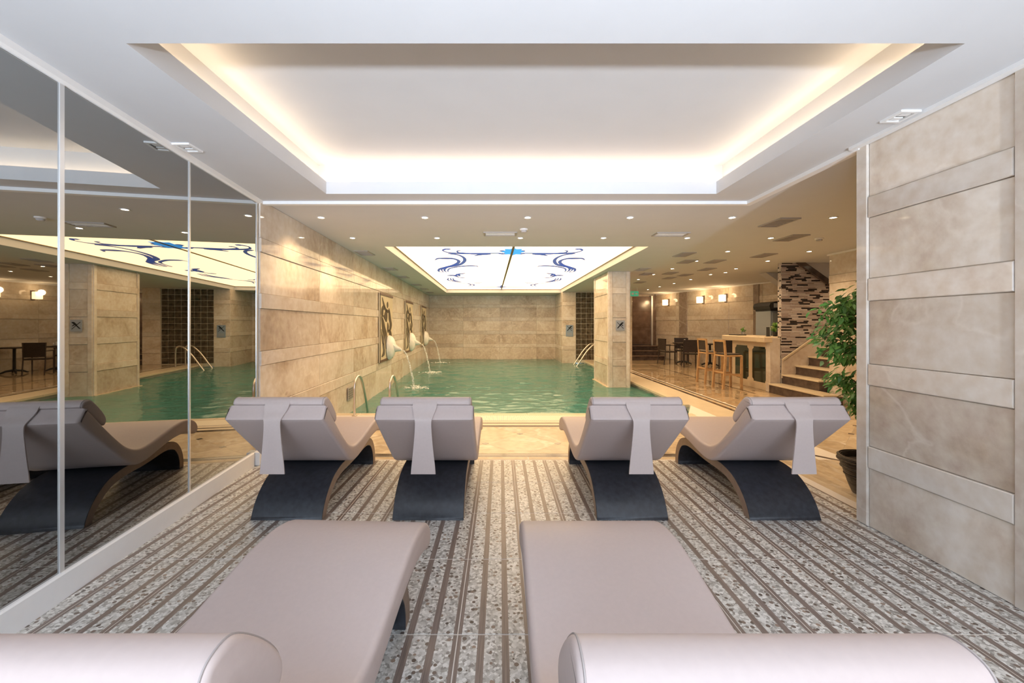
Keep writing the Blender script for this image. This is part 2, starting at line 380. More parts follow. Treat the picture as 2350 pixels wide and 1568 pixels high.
# ------------------------------------------------------------------ ceiling
LO=CEIL-EYE
def C(x,y,z=CEIL):  # place on a horizontal plane at height z for a measured direction
    Y=FPX*(EYE-z)/(y-CY); return (round((x-CX)/FPX*Y,3), round(Y,3))
COF=(-1.69,2.10,1.85,3.98)       # coffer opening
PN0,PN1=6.68,16.35               # light panel, near and far edge
def pl(Y): return -1.89-.026*(Y-PN0)
PR=2.42
T=.12
c=MB()
X0,X1=-3.6,9.4
c.box(X0,X1,BACKY-.2,COF[2],CEIL,CEIL+T)
c.box(X0,COF[0],COF[2],COF[3],CEIL,CEIL+T); c.box(COF[1],X1,COF[2],COF[3],CEIL,CEIL+T)
c.box(X0,X1,COF[3],PN0,CEIL,CEIL+T)
c.prism([(X0,PN0),(pl(PN0),PN0),(pl(PN1),PN1),(X0,PN1)],CEIL,CEIL+T); c.box(PR,X1,PN0,PN1,CEIL,CEIL+T)
c.box(X0,X1,PN1,18.4,CEIL,CEIL+T)
tag(c.build('ceiling',M['ceiling']),kind='structure')
# coffer: lip, set back walls, upper ceiling
CT=3.00; SB=.13; LIP=.10
cx0,cx1,cy0,cy1=COF
up=MB()
up.box(cx0-SB-.05,cx1+SB+.05,cy0-SB-.05,cy1+SB+.05,CT,CT+.08)
up.box(cx0-SB-.05,cx0-SB,cy0-SB-.05,cy1+SB+.05,CEIL+T,CT); up.box(cx1+SB,cx1+SB+.05,cy0-SB-.05,cy1+SB+.05,CEIL+T,CT)
up.box(cx0-SB,cx1+SB,cy0-SB-.05,cy0-SB,CEIL+T,CT); up.box(cx0-SB,cx1+SB,cy1+SB,cy1+SB+.05,CEIL+T,CT)
cof=tag(up.build('ceiling_coffer',M['ceiling']),kind='structure')
LED_Z=CEIL+T
ld=MB(); ld.box(cx0-.085,cx0-.06,cy0+.02,cy1+.07,LED_Z,LED_Z+.008); led1=ld
for nm,bx in (('l',(cx0-.085,cx0-.06,cy0+.02,cy1+.07)),('r',(cx1+.06,cx1+.085,cy0+.02,cy1+.07)),('f',(cx0-.05,cx1+.05,cy1+.06,cy1+.085))):
    MB().box(*bx,LED_Z,LED_Z+.008).build('led_strip',M['led'],cof)

# ------------------------------------------------------------------ ceiling light over the pool
PZ=2.81
fr=empty('backlit_ceiling_panel',((pl(PN0)+PR)/2,PN0,CEIL))
tag(fr,'large backlit cream ceiling panel with blue scroll ornament above the pool','ceiling light')
fx,fy=fr.location.x,fr.location.y
def loc2(p): return (p[0]-fx,p[1]-fy)
midn=(.258,PN0); midf=(.045,PN1)
for side in (0,1):
    if side==0: q=[(pl(PN0)-.02,PN0-.02),(midn[0]-.006,PN0-.02),(midf[0]-.006,PN1+.02),(pl(PN1)-.02,PN1+.02)]
    else: q=[(midn[0]+.006,PN0-.02),(PR+.02,PN0-.02),(PR+.02,PN1+.02),(midf[0]+.006,PN1+.02)]
    MB().prism([loc2(p) for p in q],PZ-CEIL,PZ-CEIL+.03).build('diffuser_pane',M['panel_glow'],fr)
def strip(poly): return MB().prism([loc2(p) for p in poly],0,0)
rm=MB()
def wallseg(a,b,t,z0,z1):
    d=Vector((b[0]-a[0],b[1]-a[1])).normalized(); n=Vector((-d.y,d.x))*t
    rm.prism([loc2(a),loc2(b),loc2((b[0]+n.x,b[1]+n.y)),loc2((a[0]+n.x,a[1]+n.y))],z0,z1)
H0=.121
wallseg((pl(PN0),PN0),(pl(PN1),PN1),.03,H0,PZ-CEIL+.06); wallseg((pl(PN1),PN1),(PR,PN1),.03,H0,PZ-CEIL+.06)
wallseg((PR,PN1),(PR,PN0),.03,H0,PZ-CEIL+.06); wallseg((PR,PN0),(pl(PN0),PN0),.03,H0,PZ-CEIL+.06)
rm.build('rim',M['ceiling'],fr)
tl=MB()
for a,b in (((pl(PN0)+.015,PN0),(pl(PN1)+.015,PN1-.015)),((PR-.015,PN0),(PR-.015,PN1-.015)),((pl(PN1)+.015,PN1-.015),(PR-.015,PN1-.015))):
    d=Vector((b[0]-a[0],b[1]-a[1])).normalized(); n=Vector((-d.y,d.x))*.012
    tl.prism([loc2((a[0]-n.x,a[1]-n.y)),loc2((b[0]-n.x,b[1]-n.y)),loc2((b[0]+n.x,b[1]+n.y)),loc2((a[0]+n.x,a[1]+n.y))],PZ-CEIL-.012,PZ-CEIL-.001)
tl.build('edge_bead',M['brass'],fr)
MB().prism([loc2((midn[0]-.022,PN0)),loc2((midn[0]+.022,PN0)),loc2((midf[0]+.022,PN1)),loc2((midf[0]-.022,PN1))],PZ-CEIL-.014,PZ-CEIL-.002).build('centre_seam',M['brass'],fr)
def Q(zx,zy): return C(860+zx/3.672,480+zy/3.672,PZ)
def ribbon(pts,w0,w1=None,mat='orn_dark',n=8,taper=True):
    P=[Vector((*loc2(p),0)) for p in pts]; P=catmull(P,n); m=len(P); vs=[]; fs=[]
    z=PZ-CEIL-.004
    for i,p in enumerate(P):
        t=(P[min(i+1,m-1)]-P[max(i-1,0)]); 
        if t.length<1e-6: t=Vector((1,0,0))
        t.normalize(); nn=Vector((-t.y,t.x,0)); u=i/(m-1)
        ww=(.40+.8*abs(t.x)**2)*w0*(math.sin(PI*min(max(u,.03),.97))**.7 if taper else 1)+.016+.06*abs(t.x)**3
        vs+= [p+nn*ww/2+Vector((0,0,z)),p-nn*ww/2+Vector((0,0,z)),p+nn*ww/2+Vector((0,0,z+.003)),p-nn*ww/2+Vector((0,0,z+.003))]
    for i in range(m-1):
        a=4*i; b=a+4
        fs+=[(a,a+1,b+1,b),(a+2,b+2,b+3,a+3),(a,b,b+2,a+2),(a+1,a+3,b+3,b+1)]
    return MB().add(vs,fs).build('scroll_ornament',M[mat],fr)
def both(pts,wd,mat='orn_dark'):
    R=[Q(*p) for p in pts]; ribbon(R,wd,mat=mat)
    L=[]
    for X,Y in R:
        mx=midn[0]+(midf[0]-midn[0])*(Y-PN0)/(PN1-PN0); L.append((2*mx-X,Y))
    ribbon(L,wd,mat=mat)
both([(1745,345),(1730,337),(1700,336)],.05)
both([(1250,371),(1400,373),(1560,374),(1690,365),(1748,348),(1735,337),(1690,336)],.055)
both([(1360,375),(1480,376),(1600,366),(1622,354),(1600,349)],.06)
both([(1200,362),(1230,354),(1268,352)],.07); both([(1195,366),(1225,375),(1280,370)],.07)
both([(1330,377),(1390,380),(1455,392)],.11)
both([(1690,374),(1600,385),(1535,410),(1515,440),(1545,470),(1640,490),(1685,505),(1680,525),(1640,532)],.17)
both([(1770,428),(1740,416),(1640,416),(1575,430),(1560,450),(1590,472),(1650,492),(1665,510),(1640,530)],.16)
both([(1580,455),(1570,462),(1600,478),(1640,498),(1636,518),(1610,532)],.13)
both([(1370,487),(1400,478),(1500,480),(1590,496),(1610,512),(1600,530)],.09)
both([(1450,540),(1500,548),(1530,565)],.16); both([(1590,558),(1530,560),(1490,568)],.22); both([(1480,566),(1500,552),(1520,546)],.2)
both([(1430,578),(1480,575),(1530,562)],.1)
both([(1568,580),(1560,598),(1500,610),(1420,625)],.13); both([(1550,580),(1535,596),(1490,607),(1430,618)],.11); both([(1528,582),(1510,598),(1440,614)],.1)
both([(1420,625),(1340,632),(1316,642),(1340,652)],.12); both([(1380,628),(1345,638),(1362,650)],.1)
both([(1265,616),(1290,622),(1330,622)],.06); both([(1075,655),(1150,657),(1300,657)],.10)
mx,my=Q(1165,358); 
MB().prism([loc2((mx+.23*math.cos(t*PI/8)*(1.0 if t%2==0 else .72),my+.42*math.sin(t*PI/8)*(1.0 if t%2==0 else .72))) for t in range(16)],PZ-CEIL-.007,PZ-CEIL-.003).build('medallion',M['orn_blue'],fr)
mx,my=Q(1068,655)
MB().prism([loc2((mx+.26*math.cos(t*PI/4)*(1.0 if t%2==0 else .3),my+.8*math.sin(t*PI/4)*(1.0 if t%2==0 else .3))) for t in range(8)],PZ-CEIL-.007,PZ-CEIL-.003).build('star',M['orn_dark'],fr)

# ------------------------------------------------------------------ floors
ftop=-.002
FL=MB().box(-2.75,2.78,BACKY-.2,4.245,-.3,ftop).build('floor',M['grout']); tag(FL,kind='structure')
TW,TL=.322,.595
tm=MB().add([(.0022,.003,0),(TW-.0022,.003,0),(TW-.0022,TL-.003,0),(.0022,TL-.003,0),(.003,.004,.0015),(TW-.003,.004,.0015),(TW-.003,TL-.004,.0015),(.003,TL-.004,.0015)],
   [(4,5,6,7),(0,1,5,4),(1,2,6,5),(2,3,7,6),(3,0,4,7)]).mesh('floor_tile',M['tile'])
gx0=-.192; gy0=4.21
i0=math.floor((-2.55-gx0)/TW)
for i in range(i0,10):
    for j in range(1,10):
        x=gx0+i*TW; y=gy0-.0-j*TL+.02
        if x+TW>2.79 or x < -2.46+.0: 
            if not (x>=-2.72 and x<-2.46): continue
        if y< -1.2: continue
        inst('floor_tile',tm,FL,(x,y,ftop))
# pool deck
POOL=(-3.6,3.3,6.42,18.0)
dk=MB()
dk.box(-2.75,9.2,4.245,6.42,-.3,ftop); dk.box(3.3,9.2,6.42,17.4,-.3,ftop); dk.box(2.78,9.2,1.0,4.245,-.3,ftop)
dk.prism([(2.95,6.42),(3.3,6.42),(3.3,7.1)],-.3,ftop)
DK=tag(dk.build('pool_deck',M['grout']),kind='structure')
def flat(name,x0,x1,y0,y1,mat,parent,h=.002,z=ftop): return MB().box(x0,x1,y0,y1,z,z+h).build(name,M[mat],parent)
p=.424
def tiles(x0,x1,y0,y1,tmat='deck'):
    for i in range(-10,24):
        for j in range(-12,32):
            X=.25+p*i; Y=5.24+p*j
            if (i+j)%2:
                g=.0015
                q=clip_poly([(X-p+g,Y),(X,Y-p+g),(X+p-g,Y),(X,Y+p-g)],x0,x1,y0,y1)
                if len(q)>2 and area2(q)>.004:
                    o=MB().prism([(a-X,b-Y) for a,b in q],0,.002).build('marble_tile',M[tmat],DK,(X,Y,ftop))
            elif x0+.05<X<x1-.05 and y0+.05<Y<y1-.05:
                o=MB().prism([(-.042,0),(0,-.042),(.042,0),(0,.042)],.0005,.0032).build('inlay_square',M['dark_inlay'],DK,(X,Y,ftop))
tiles(-2.7,3.30,4.44,5.60); tiles(3.62,4.02,1.0,5.60); tiles(4.02,9.0,1.0,6.0); tiles(4.02,9.0,6.0,12.8,'deck_hall_dim')
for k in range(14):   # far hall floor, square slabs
    for j in range(5): flat('marble_tile',4.02+k*.36,4.02+(k+1)*.36-.002,12.8+j*.9,12.8+(j+1)*.9-.002,'deck_hall_dim',DK)
# border bands and dark inlay lines
for k in range(12): flat('border_slab',-2.7+k*.5,-2.7+(k+1)*.5-.002,5.84,5.94,'coping',DK)
for k in range(10): flat('border_slab',-2.7+k*.6,-2.7+(k+1)*.6-.002,4.25,4.33,'deck',DK)
flat('inlay_line',-2.7,3.55,5.79,5.825,'dark_inlay',DK,.0025); flat('inlay_band',-2.7,3.62,5.61,5.69,'dark_inlay',DK,.0025)
flat('border_slab',-2.7,3.6,5.69,5.79,'coping',DK)
flat('inlay_band',-2.7,3.35,4.36,4.43,'dark_inlay',DK,.0025); flat('inlay_line',-2.7,3.30,4.33,4.345,'dark_inlay',DK,.0025)
MB().prism([(3.35,4.36),(3.56,4.10),(3.62,4.10),(3.35,4.43)],0,.0026).build('inlay_band',M['dark_inlay'],DK,(0,0,ftop))
flat('inlay_band',3.56,3.62,1.0,4.10,'dark_inlay',DK,.0025)
for k in range(18): flat('border_slab',3.3,3.76,5.83+k*.6,5.83+(k+1)*.6-.002,'coping',DK)
flat('inlay_band',3.77,3.84,5.70,16.0,'dark_inlay',DK,.0025); flat('border_slab',3.84,3.93,5.70,16.0,'deck',DK); flat('inlay_line',3.93,3.98,5.70,16.0,'dark_inlay',DK,.0025)
flat('inlay_band',5.14,5.19,8.3,14.2,'dark_inlay',DK,.0035)
for k in range(10): flat('border_slab',2.80+k*.077,2.80+(k+1)*.077-.001,1.0,4.24,'deck',DK)
gr=flat('overflow_grate',-1.60,3.0,5.96,6.30,'grate',None,.004,-.001); tag(gr,'white slotted overflow grating along the pool edge','grating')
for k in range(11): 
    o=MB().cbox(-2.70+k*.52,-2.70+(k+1)*.52-.003,6.31,6.45,-.05,.004,.006).build('coping_stone',M['coping'],DK)
for k in range(15):
    o=MB().cbox(3.22,3.31,7.15+k*.58,7.15+(k+1)*.58-.003,-.05,.004,.006).build('coping_stone',M['coping'],DK)
# basin and water
def pwall(Y): return -2.45-.0492*(Y-4.15)
bs=MB(); bs.box(-3.5,3.4,6.3,18.1,-1.55,-1.45); bs.box(-3.5,3.4,6.32,6.42,-1.45,-.3); bs.box(3.3,3.4,6.42,18,-1.45,-.3)
bs.box(-3.5,3.4,18.0,18.1,-1.45,-.3); bs.prism([(pwall(6.4)-.2,6.4),(pwall(6.4),6.4),(pwall(18)+.0,18),(pwall(18)-.2,18)],-1.45,-.3)
tag(bs.build('pool_basin',M['basin']),kind='structure')
WZ=-.115
from mathutils import noise as mnoise
nx_,ny_=150,270; vs=[]; fs=[]
for j in range(ny_+1):
    Y=6.42+(17.98-6.42)*(j/ny_)**1.25; xa=pwall(Y)+.012
    for i in range(nx_+1):
        X=xa+(3.3-xa)*i/nx_
        hgt=.017*mnoise.noise((X*1.5,Y*2.3,.3))+.014*mnoise.noise((X*3.6+5,Y*6.0,1.7))+.006*mnoise.noise((X*8.0,Y*13.0,4.1))
        vs.append((X,Y,hgt))
for j in range(ny_):
    for i in range(nx_):
        k=j*(nx_+1)+i; fs.append((k,k+1,k+nx_+2,k+nx_+1))
wm=MB().add(vs,fs)
WO=tag(wm.build('pool_water',M['water'],None,(0,0,WZ),smooth=170),'rippling teal green water filling the indoor pool','water',kind='stuff')

# ------------------------------------------------------------------ left: mirrored wall
MA=2.02; MT=.1054
def mx_(Y): return -MA-MT*Y
ma=math.atan2(1,-MT); ml=math.sqrt(1+MT*MT)
LW=MB().prism([(mx_(BACKY)-.12,BACKY-.1),(mx_(BACKY)-.012,BACKY-.1),(mx_(4.13)-.012,4.13),(mx_(4.13)-.12,4.13)],0,CEIL).build('wall_left',M['white']); tag(LW,kind='structure')
ys=[-2.69,-1.91,-.91,.09,1.09,2.09,3.09,4.13]
for k in range(len(ys)-1):
    y0,y1=ys[k]+.004,ys[k+1]-.004
    MB().prism([(mx_(y0)-.012,y0),(mx_(y0),y0),(mx_(y1),y1),(mx_(y1)-.012,y1)],.13,2.625).build('mirror_panel',M['mirror'],LW)
for k,y in enumerate(ys[1:-1]):
    hw=.012 if k==4 else .007
    MB().prism([(mx_(y-hw)-.01,y-hw),(mx_(y-hw)+.006,y-hw),(mx_(y+hw)+.006,y+hw),(mx_(y+hw)-.01,y+hw)],.13,2.63).build('mirror_joint_strip',M['alu'],LW)
MB().prism([(mx_(4.13)-.01,4.12),(mx_(4.12)+.006,4.12),(mx_(4.13)+.006,4.135),(mx_(4.13)-.01,4.135)],.13,2.63).build('mirror_joint_strip',M['alu'],LW)
def runner(name,prof,ya,yb,mat):
    mb=MB(); vs=[]; 
    for y in (ya,yb): vs+=[(mx_(y)+a,y,z) for a,z in prof]
    n=len(prof); fs=[tuple(reversed(range(n))),tuple(range(n,2*n))]+[(i,(i+1)%n,n+(i+1)%n,n+i) for i in range(n)]
    return tag(mb.add(vs,fs).build(name,M[mat]),kind='structure')
runner('baseboard_left',[(-.012,0),(.022,0),(.022,.128),(.014,.136),(-.012,.136)],BACKY,4.04,'white')
runner('trim_1',[(-.012,2.627),(.012,2.627),(.022,2.64),(.028,CEIL),(-.012,CEIL)],BACKY,4.2,'white')
# white corner block where the skirting ends
cb=MB().cbox(mx_(4.13)-.02,mx_(4.13)+.07,4.06,4.16,0,.13,.005).build('trim_2',M['white']); tag(cb,kind='structure')
# cornice line under the ceiling at the end of the lounge
def cornice(name,poly,z0=CEIL-.032,z1=CEIL): return tag(MB().prism(poly,z0,z1).build(name,M['white']),kind='structure')
YC=4.24; 
cornice('trim_3',[(mx_(4.2)-.1,YC-.03),(2.60,YC-.03),(2.60,YC+.03),(mx_(4.2)-.1,YC+.03)])
cornice('trim_4',[(2.535,2.9),(2.60,2.9),(2.60,YC-.03),(2.535,YC-.03)])

# ------------------------------------------------------------------ left pool wall
LP=panel_wall('wall_pool_left',(pwall(4.16),4.16),(pwall(18),18),zb=-.4,colw=1.55)
# far wall, pilaster, column
panel_wall('wall_far',(pwall(18)-.1,18.0),(3.2,18.0),zb=-.4,colw=1.5,pm='marble_honed',rmm='rail_honed')
panel_wall('wall_pier_side',(2.43,18.0),(2.43,16.0),thick=.1,zb=-.4,colw=2.0)
panel_wall('wall_pier_front',(2.43,16.0),(2.95,16.0),thick=.1,zb=-.4,colw=.52)
CL=empty('marble_column',(2.85,10.55,-.4)); tag(CL,'square beige marble column standing in the pool edge, with a no diving sign','column')
MB().box(-.27+.022,.27-.022,-.76+.022,.76-.022,-1.0,CEIL+.4).build('core',M['marble'],CL)
def colface(p0,p1,colsn):
    d=Vector((p1[0]-p0[0],p1[1]-p0[1],0)); Ln=d.length; a=math.atan2(d.y,d.x)
    st=.085
    q=Vector((p0[0],p0[1],0)); dn=d.normalized()
    for xx in (0,Ln-st):
        pp=q+dn*xx; inst('stile',panel_mesh(st,CEIL+.4,.022,.004,'marble_rail'),CL,(pp.x,pp.y,0),a)
    for z0,z1,k in [(-.4,.40,0)]+ROWS[1:]:
        pp=q+dn*st; inst('marble_rail' if k else 'marble_panel',panel_mesh(Ln-2*st,z1-z0,.022 if k else .008,.004,'marble_rail' if k else 'marble'),CL,(pp.x,pp.y,z0+.4),a)
colface((-.248,-.738),(.248,-.738),1); colface((-.248,.738),(-.248,-.738),1); colface((.248,-.738),(.248,.738),1); colface((.248,.738),(-.248,.738),1)
MB().box(-.30,.24,-.75,.79,-.6,.30).build('plinth',M['coping'],CL)
# glass block wall
GW=MB().box(2.95,4.60,16.02,16.12,-.1,CEIL).build('wall_glass_block',M['glassblock_grout']); tag(GW,kind='structure')
gb=MB().cbox(.007,.195,-.0,.06,.007,.195,.010).mesh('glass_block',M['gblock'])
for i in range(8):
    for j in range(13): inst('glass_block',gb,GW,(2.96+i*.2025,16.0,.02+j*.2025))
panel_wall('wall_hall_end',(4.60,16.0),(5.15,16.0),thick=.15,colw=.6)
panel_wall('wall_recess_side',(5.15,17.3),(5.15,16.0),thick=-.02,colw=1.3) if False else None
# ------------------------------------------------------------------ hall beyond: angled back wall, recess, stair walls
def ang(Y): return 6.56+(17.2-Y)*.294
cols=[0,1.5,1.62+.35,3.4,4.9,5.2,6.4,7.6]
HB=panel_wall('wall_back_hall',(ang(17.25),17.25),(ang(10.0),10.0),colw=1.25)
M['pilaster']=marble('grey_brown_marble',(.26,.20,.165),(.34,.27,.225),(.40,.33,.28))
for Yp,wp in ((15.66,.42),(12.62,.20)):
    t0=(17.25-Yp)/(17.25-10.0)*math.hypot(ang(17.25)-ang(10.0),7.25)
    inst('pilaster',panel_mesh(wp,CEIL,.04,.005,'pilaster'),HB,(t0-wp/2,0,0))
RC=MB().box(5.0,6.7,17.30,17.4,0,CEIL).box(5.0,5.13,16.15,17.3,0,CEIL).build('wall_recess',M['marble']); tag(RC,kind='structure')
dr=MB().cbox(5.13,6.33,17.20,17.28,.55,2.56,.006).build('door_1',M['door_stone']); tag(dr,kind='structure')
MB().box(6.33,6.40,17.16,17.28,.55,2.60).build('door_frame',M['alu'],dr); MB().box(6.40,6.56,17.2,17.28,.55,2.60).build('door_jamb',M['door_stone'],dr)
for k in range(3): MB().box(5.15,6.33,17.193,17.2,.62+k*.66,.625+k*.66).build('door_groove',M['dark_inlay'],dr)
HS=empty('hall_steps',(5.8,16.1,0)); tag(HS,'three low dark brown steps below the doorway at the end of the hall','steps')
for k,(x1,y) in enumerate(((6.45,16.05),(6.40,16.38),(6.42,16.71))):
    MB().box(5.14-5.8,x1-5.8,y-16.1,17.2-16.1,.18*k,.18*k+.145).build('riser',M['brown_stone'],HS)
    MB().cbox(5.14-5.8,x1+.02-5.8,y-.03-16.1,17.19-16.1,.18*k+.145,.18*k+.18,.006).build('tread',M['door_stone'],HS)
# right hand marble wall of the lounge
RX=2.567
rw_cols=[0,.085,.90,.99,2.2,3.6,5.0,5.6]
RW=MB().box(RX+.0,2.78,BACKY-.1,2.93,0,CEIL).build('wall_right',M['marble']); tag(RW,kind='structure')
a=-PI/2
for ci,(x0,x1) in enumerate(((0,.09),(.09,.90),(.90,1.0),(1.0,2.3),(2.3,2.4),(2.4,3.8),(3.8,3.9),(3.9,5.6))):
    if x1-x0<.12: inst('stile',panel_mesh(x1-x0,CEIL,.024,.005,'marble_rail'),RW,(RX,2.93-x0,0),a); continue
    for z0,z1,k in ROWS:
        inst('marble_rail' if k else 'marble_panel',panel_mesh(x1-x0,z1-z0,.022 if k else .010,.005 if k else .003,'marble_rail' if k else 'marble'),RW,(RX,2.93-x0,z0),a)
inst('stile',panel_mesh(.213,CEIL,.02,.004,'marble_rail'),RW,(RX,2.93,0),PI) if False else inst('end_slab',panel_mesh(.23,CEIL,.012,.004,'marble_rail'),RW,(2.785,2.93,0),PI)
tag(MB().prism([(2.50,BACKY),(2.55,BACKY),(2.55,2.94),(2.50,2.94)],CEIL-.022,CEIL).build('trim_5',M['white']),kind='structure')
# hall right wall with the stair opening
HX=5.97
panel_wall('wall_hall_right',(HX,7.42),(HX,1.0),thick=.2,colw=1.3)
tag(MB().box(2.78,6.2,.8,1.0,0,CEIL).build('wall_hall_near',M['marble']),kind='structure')
tag(MB().box(9.0,9.2,6.0,18,0,CEIL).build('wall_stairwell',M['plaster']),kind='structure')
tag(MB().box(6.17,9.2,6.9,7.1,0,CEIL).build('wall_stairwell_near',M['plaster']),kind='structure')
tag(MB().prism([(HX-.05,1.0),(HX,1.0),(HX,7.42),(HX-.05,7.42)],CEIL-.03,CEIL).build('trim_6',M['white']),kind='structure')
d=Vector((ang(10.0)-ang(17.2),10.0-17.2)).normalized(); nn=Vector((-d.y,d.x))*-.05
tag(MB().prism([(ang(17.2),17.2),(ang(17.2)+nn.x,17.2+nn.y),(ang(10)+nn.x,10+nn.y),(ang(10),10.0)],CEIL-.035,CEIL).build('trim_7',M['white']),kind='structure')
# mosaic stair wall
SY=8.45; MX0=5.79
MW=MB().box(MX0+.006,8.9,SY+.006,SY+.10,0,CEIL).build('wall_mosaic',M['grout']); tag(MW,kind='structure')
vs=[];fs=[];tones=[]
rng=random.Random(3)
zz=.40; last=1.0
def msk(z): return None
while zz<CEIL-.01:
    h=.030; x=MX0+rng.random()*.02
    while x<7.1:
        wd=rng.choice((.10,.14,.18,.22)); x1=min(x+wd,7.1)
        zmin=.66+.70*(x-MX0)-.08
        if zz>zmin:
            b=len(vs); e=.002; y=SY-rng.random()*.003
            vs+=[(x+e,SY+.006,zz+e),(x1-e,SY+.006,zz+e),(x1-e,SY+.006,zz+h-e),(x+e,SY+.006,zz+h-e),(x+e,y,zz+e),(x1-e,y,zz+e),(x1-e,y,zz+h-e),(x+e,y,zz+h-e)]
            F=[(4,5,6,7),(0,1,5,4),(1,2,6,5),(2,3,7,6),(3,0,4,7)]; fs+=[tuple(i+b for i in f) for f in F]
            tn=rng.random()*.99 if last>.3 else .28+.7*rng.random(); last=tn; tones+=[tn]*5
        x=x1
    # return edge tiles
    y=SY
    while y<SY+.1:
        y1=min(y+.05,SY+.1); b=len(vs)
        vs+=[(MX0,y+.002,zz+.002),(MX0,y1-.002,zz+.002),(MX0,y1-.002,zz+h-.002),(MX0,y+.002,zz+h-.002)]; fs.append((b+3,b+2,b+1,b)); tones.append(.5+.49*rng.random() if rng.random()<.8 else .1); y=y1
    zz+=h
mo=MB().add(vs,fs).build('mosaic_tiles',M['mosaic'],MW); at=mo.data.attributes.new('tone','FLOAT','FACE'); at.data.foreach_set('value',tones); mo['kind']='stuff'
# staircase
ST=empty('staircase',(5.537,7.8,0)); tag(ST,'marble staircase with dark brown risers rising along the mosaic wall','staircase')
for k in range(11):
    x=.265*k
    y1_=SY-.014-7.8; y0_=(7.0 if k<2 else 7.13)-7.8
    if k<2: y0_=7.12-7.8 if k==1 else 6.9-7.8
    xe=.265*(k+1)+.02
    if k==0: y0_=7.2-7.8; 
    if x+5.537>HX-.05: y0_=7.44-7.8
    MB().box(x,x+.32 if k<10 else x+.4,y0_ if k>1 else (7.0 if k==0 else 7.45)-7.8,y1_,.187*k if k==0 else .187*k-.05,.187*(k+1)-.028).build('riser',M['brown_stone'],ST)
    MB().cbox(x-.02,xe,y0_ if k>1 else (6.99 if k==0 else 7.44)-7.8,y1_,.187*(k+1)-.028,.187*(k+1),.005).build('tread',M['coping'],ST)
n0=.187/.265
sk=[(-.0,.0),(-.0,.374+.05)]
MB().prism_y([(.25,.30),(.40,.30),(2.9,.30+2.5*n0),(2.9,.69+2.63*n0),(.262,.66)],y1_-.03,y1_-.002).build('skirting',M['marble_rail'],ST)
MB().prism_y([(.262,.655),(2.9,.655+2.638*n0),(2.9,.69+2.638*n0),(.262,.69)],y1_-.045,y1_-.002).build('skirting_cap',M['coping'],ST)
# flight above: dark stringer and plaster on the stair wall
UF=empty('upper_flight',(6.1,8.40,CEIL)); tag(UF,'grey plaster side of the upper stair flight with dark stringer edge','stair flight')
MB().prism_y([(-.02,0),(.62+.35,-.70),(.62+.35,-.58),(.15,0)],-.02,.035).build('stringer',M['brown_stone'],UF)
MB().prism_y([(.15,0),(.97,-.58),(1.0,0)],0.0,.035).build('plaster_face',M['plaster'],UF)
SF=MB().prism_y([(6.47,CEIL-.004),(8.4,CEIL-.004),(8.4,1.35)],9.98,10.25).build('stair_soffit',M['plaster']); tag(SF,'sloping pale plaster underside of stairs behind the bar','stair soffit')

# ------------------------------------------------------------------ wall behind the camera, with a window added for fill light
wb=MB(); x0,x1,z0,z1=WIN
wb.box(-3,x0,BACKY-.2,BACKY,0,CEIL); wb.box(x1,2.8,BACKY-.2,BACKY,0,CEIL); wb.box(x0,x1,BACKY-.2,BACKY,0,z0); wb.box(x0,x1,BACKY-.2,BACKY,z1,CEIL)
tag(wb.build('wall_back',M['white']),kind='structure')
wf=MB()
for x in (x0,x1-.06,x0+(x1-x0)/3-.03,x0+2*(x1-x0)/3-.03): wf.box(x,x+.06,BACKY-.14,BACKY-.06,z0,z1)
wf.box(x0,x1,BACKY-.14,BACKY-.06,z0,z0+.06); wf.box(x0,x1,BACKY-.14,BACKY-.06,z1-.06,z1)
wn=wf.build('added_window_1',M['white']); tag(wn,kind='structure')
for k in range(3):
    a0=x0+.06+(x1-x0)/3*k; MB().box(a0-.03,a0+(x1-x0)/3-.06,BACKY-.105,BACKY-.10,z0+.05,z1-.05).build('added_window_pane',M['pane'],wn)

# ------------------------------------------------------------------ added uplighters behind the camera, standing in for a bounced flash
ul=bpy.data.lights.new('uplight_fill','SPOT'); ul.energy=295; ul.color=(.79,.88,1.0); ul.spot_size=math.radians(92); ul.spot_blend=.6; ul.shadow_soft_size=.10
for X,lb in ((-1.15,'beside the mirrored wall'),(1.75,'beside the marble panelled wall')):
    UL=empty('added_uplighter',(X,-2.05,.001)); tag(UL,'added unseen white uplighter with a wide bowl shade '+lb,'added light','added uplighters behind the camera')
    MB().lathe([(.15,0),(.15,.02),(.03,.035)],24).build('base',M['white'],UL,smooth=True); MB().tube([(0,0,.03),(0,0,.70)],.012,10).build('pole',M['alu'],UL)
    MB().lathe([(.03,.69),(.12,.72),(.20,.79),(.195,.795),(.115,.728),(.03,.70)],28).build('bowl_shade',M['white'],UL,smooth=True)
    o=bpy.data.objects.new('uplight_fill',ul); link(o,UL); o.location=(0,0,.83); o.rotation_euler=(PI-.84,0,0)

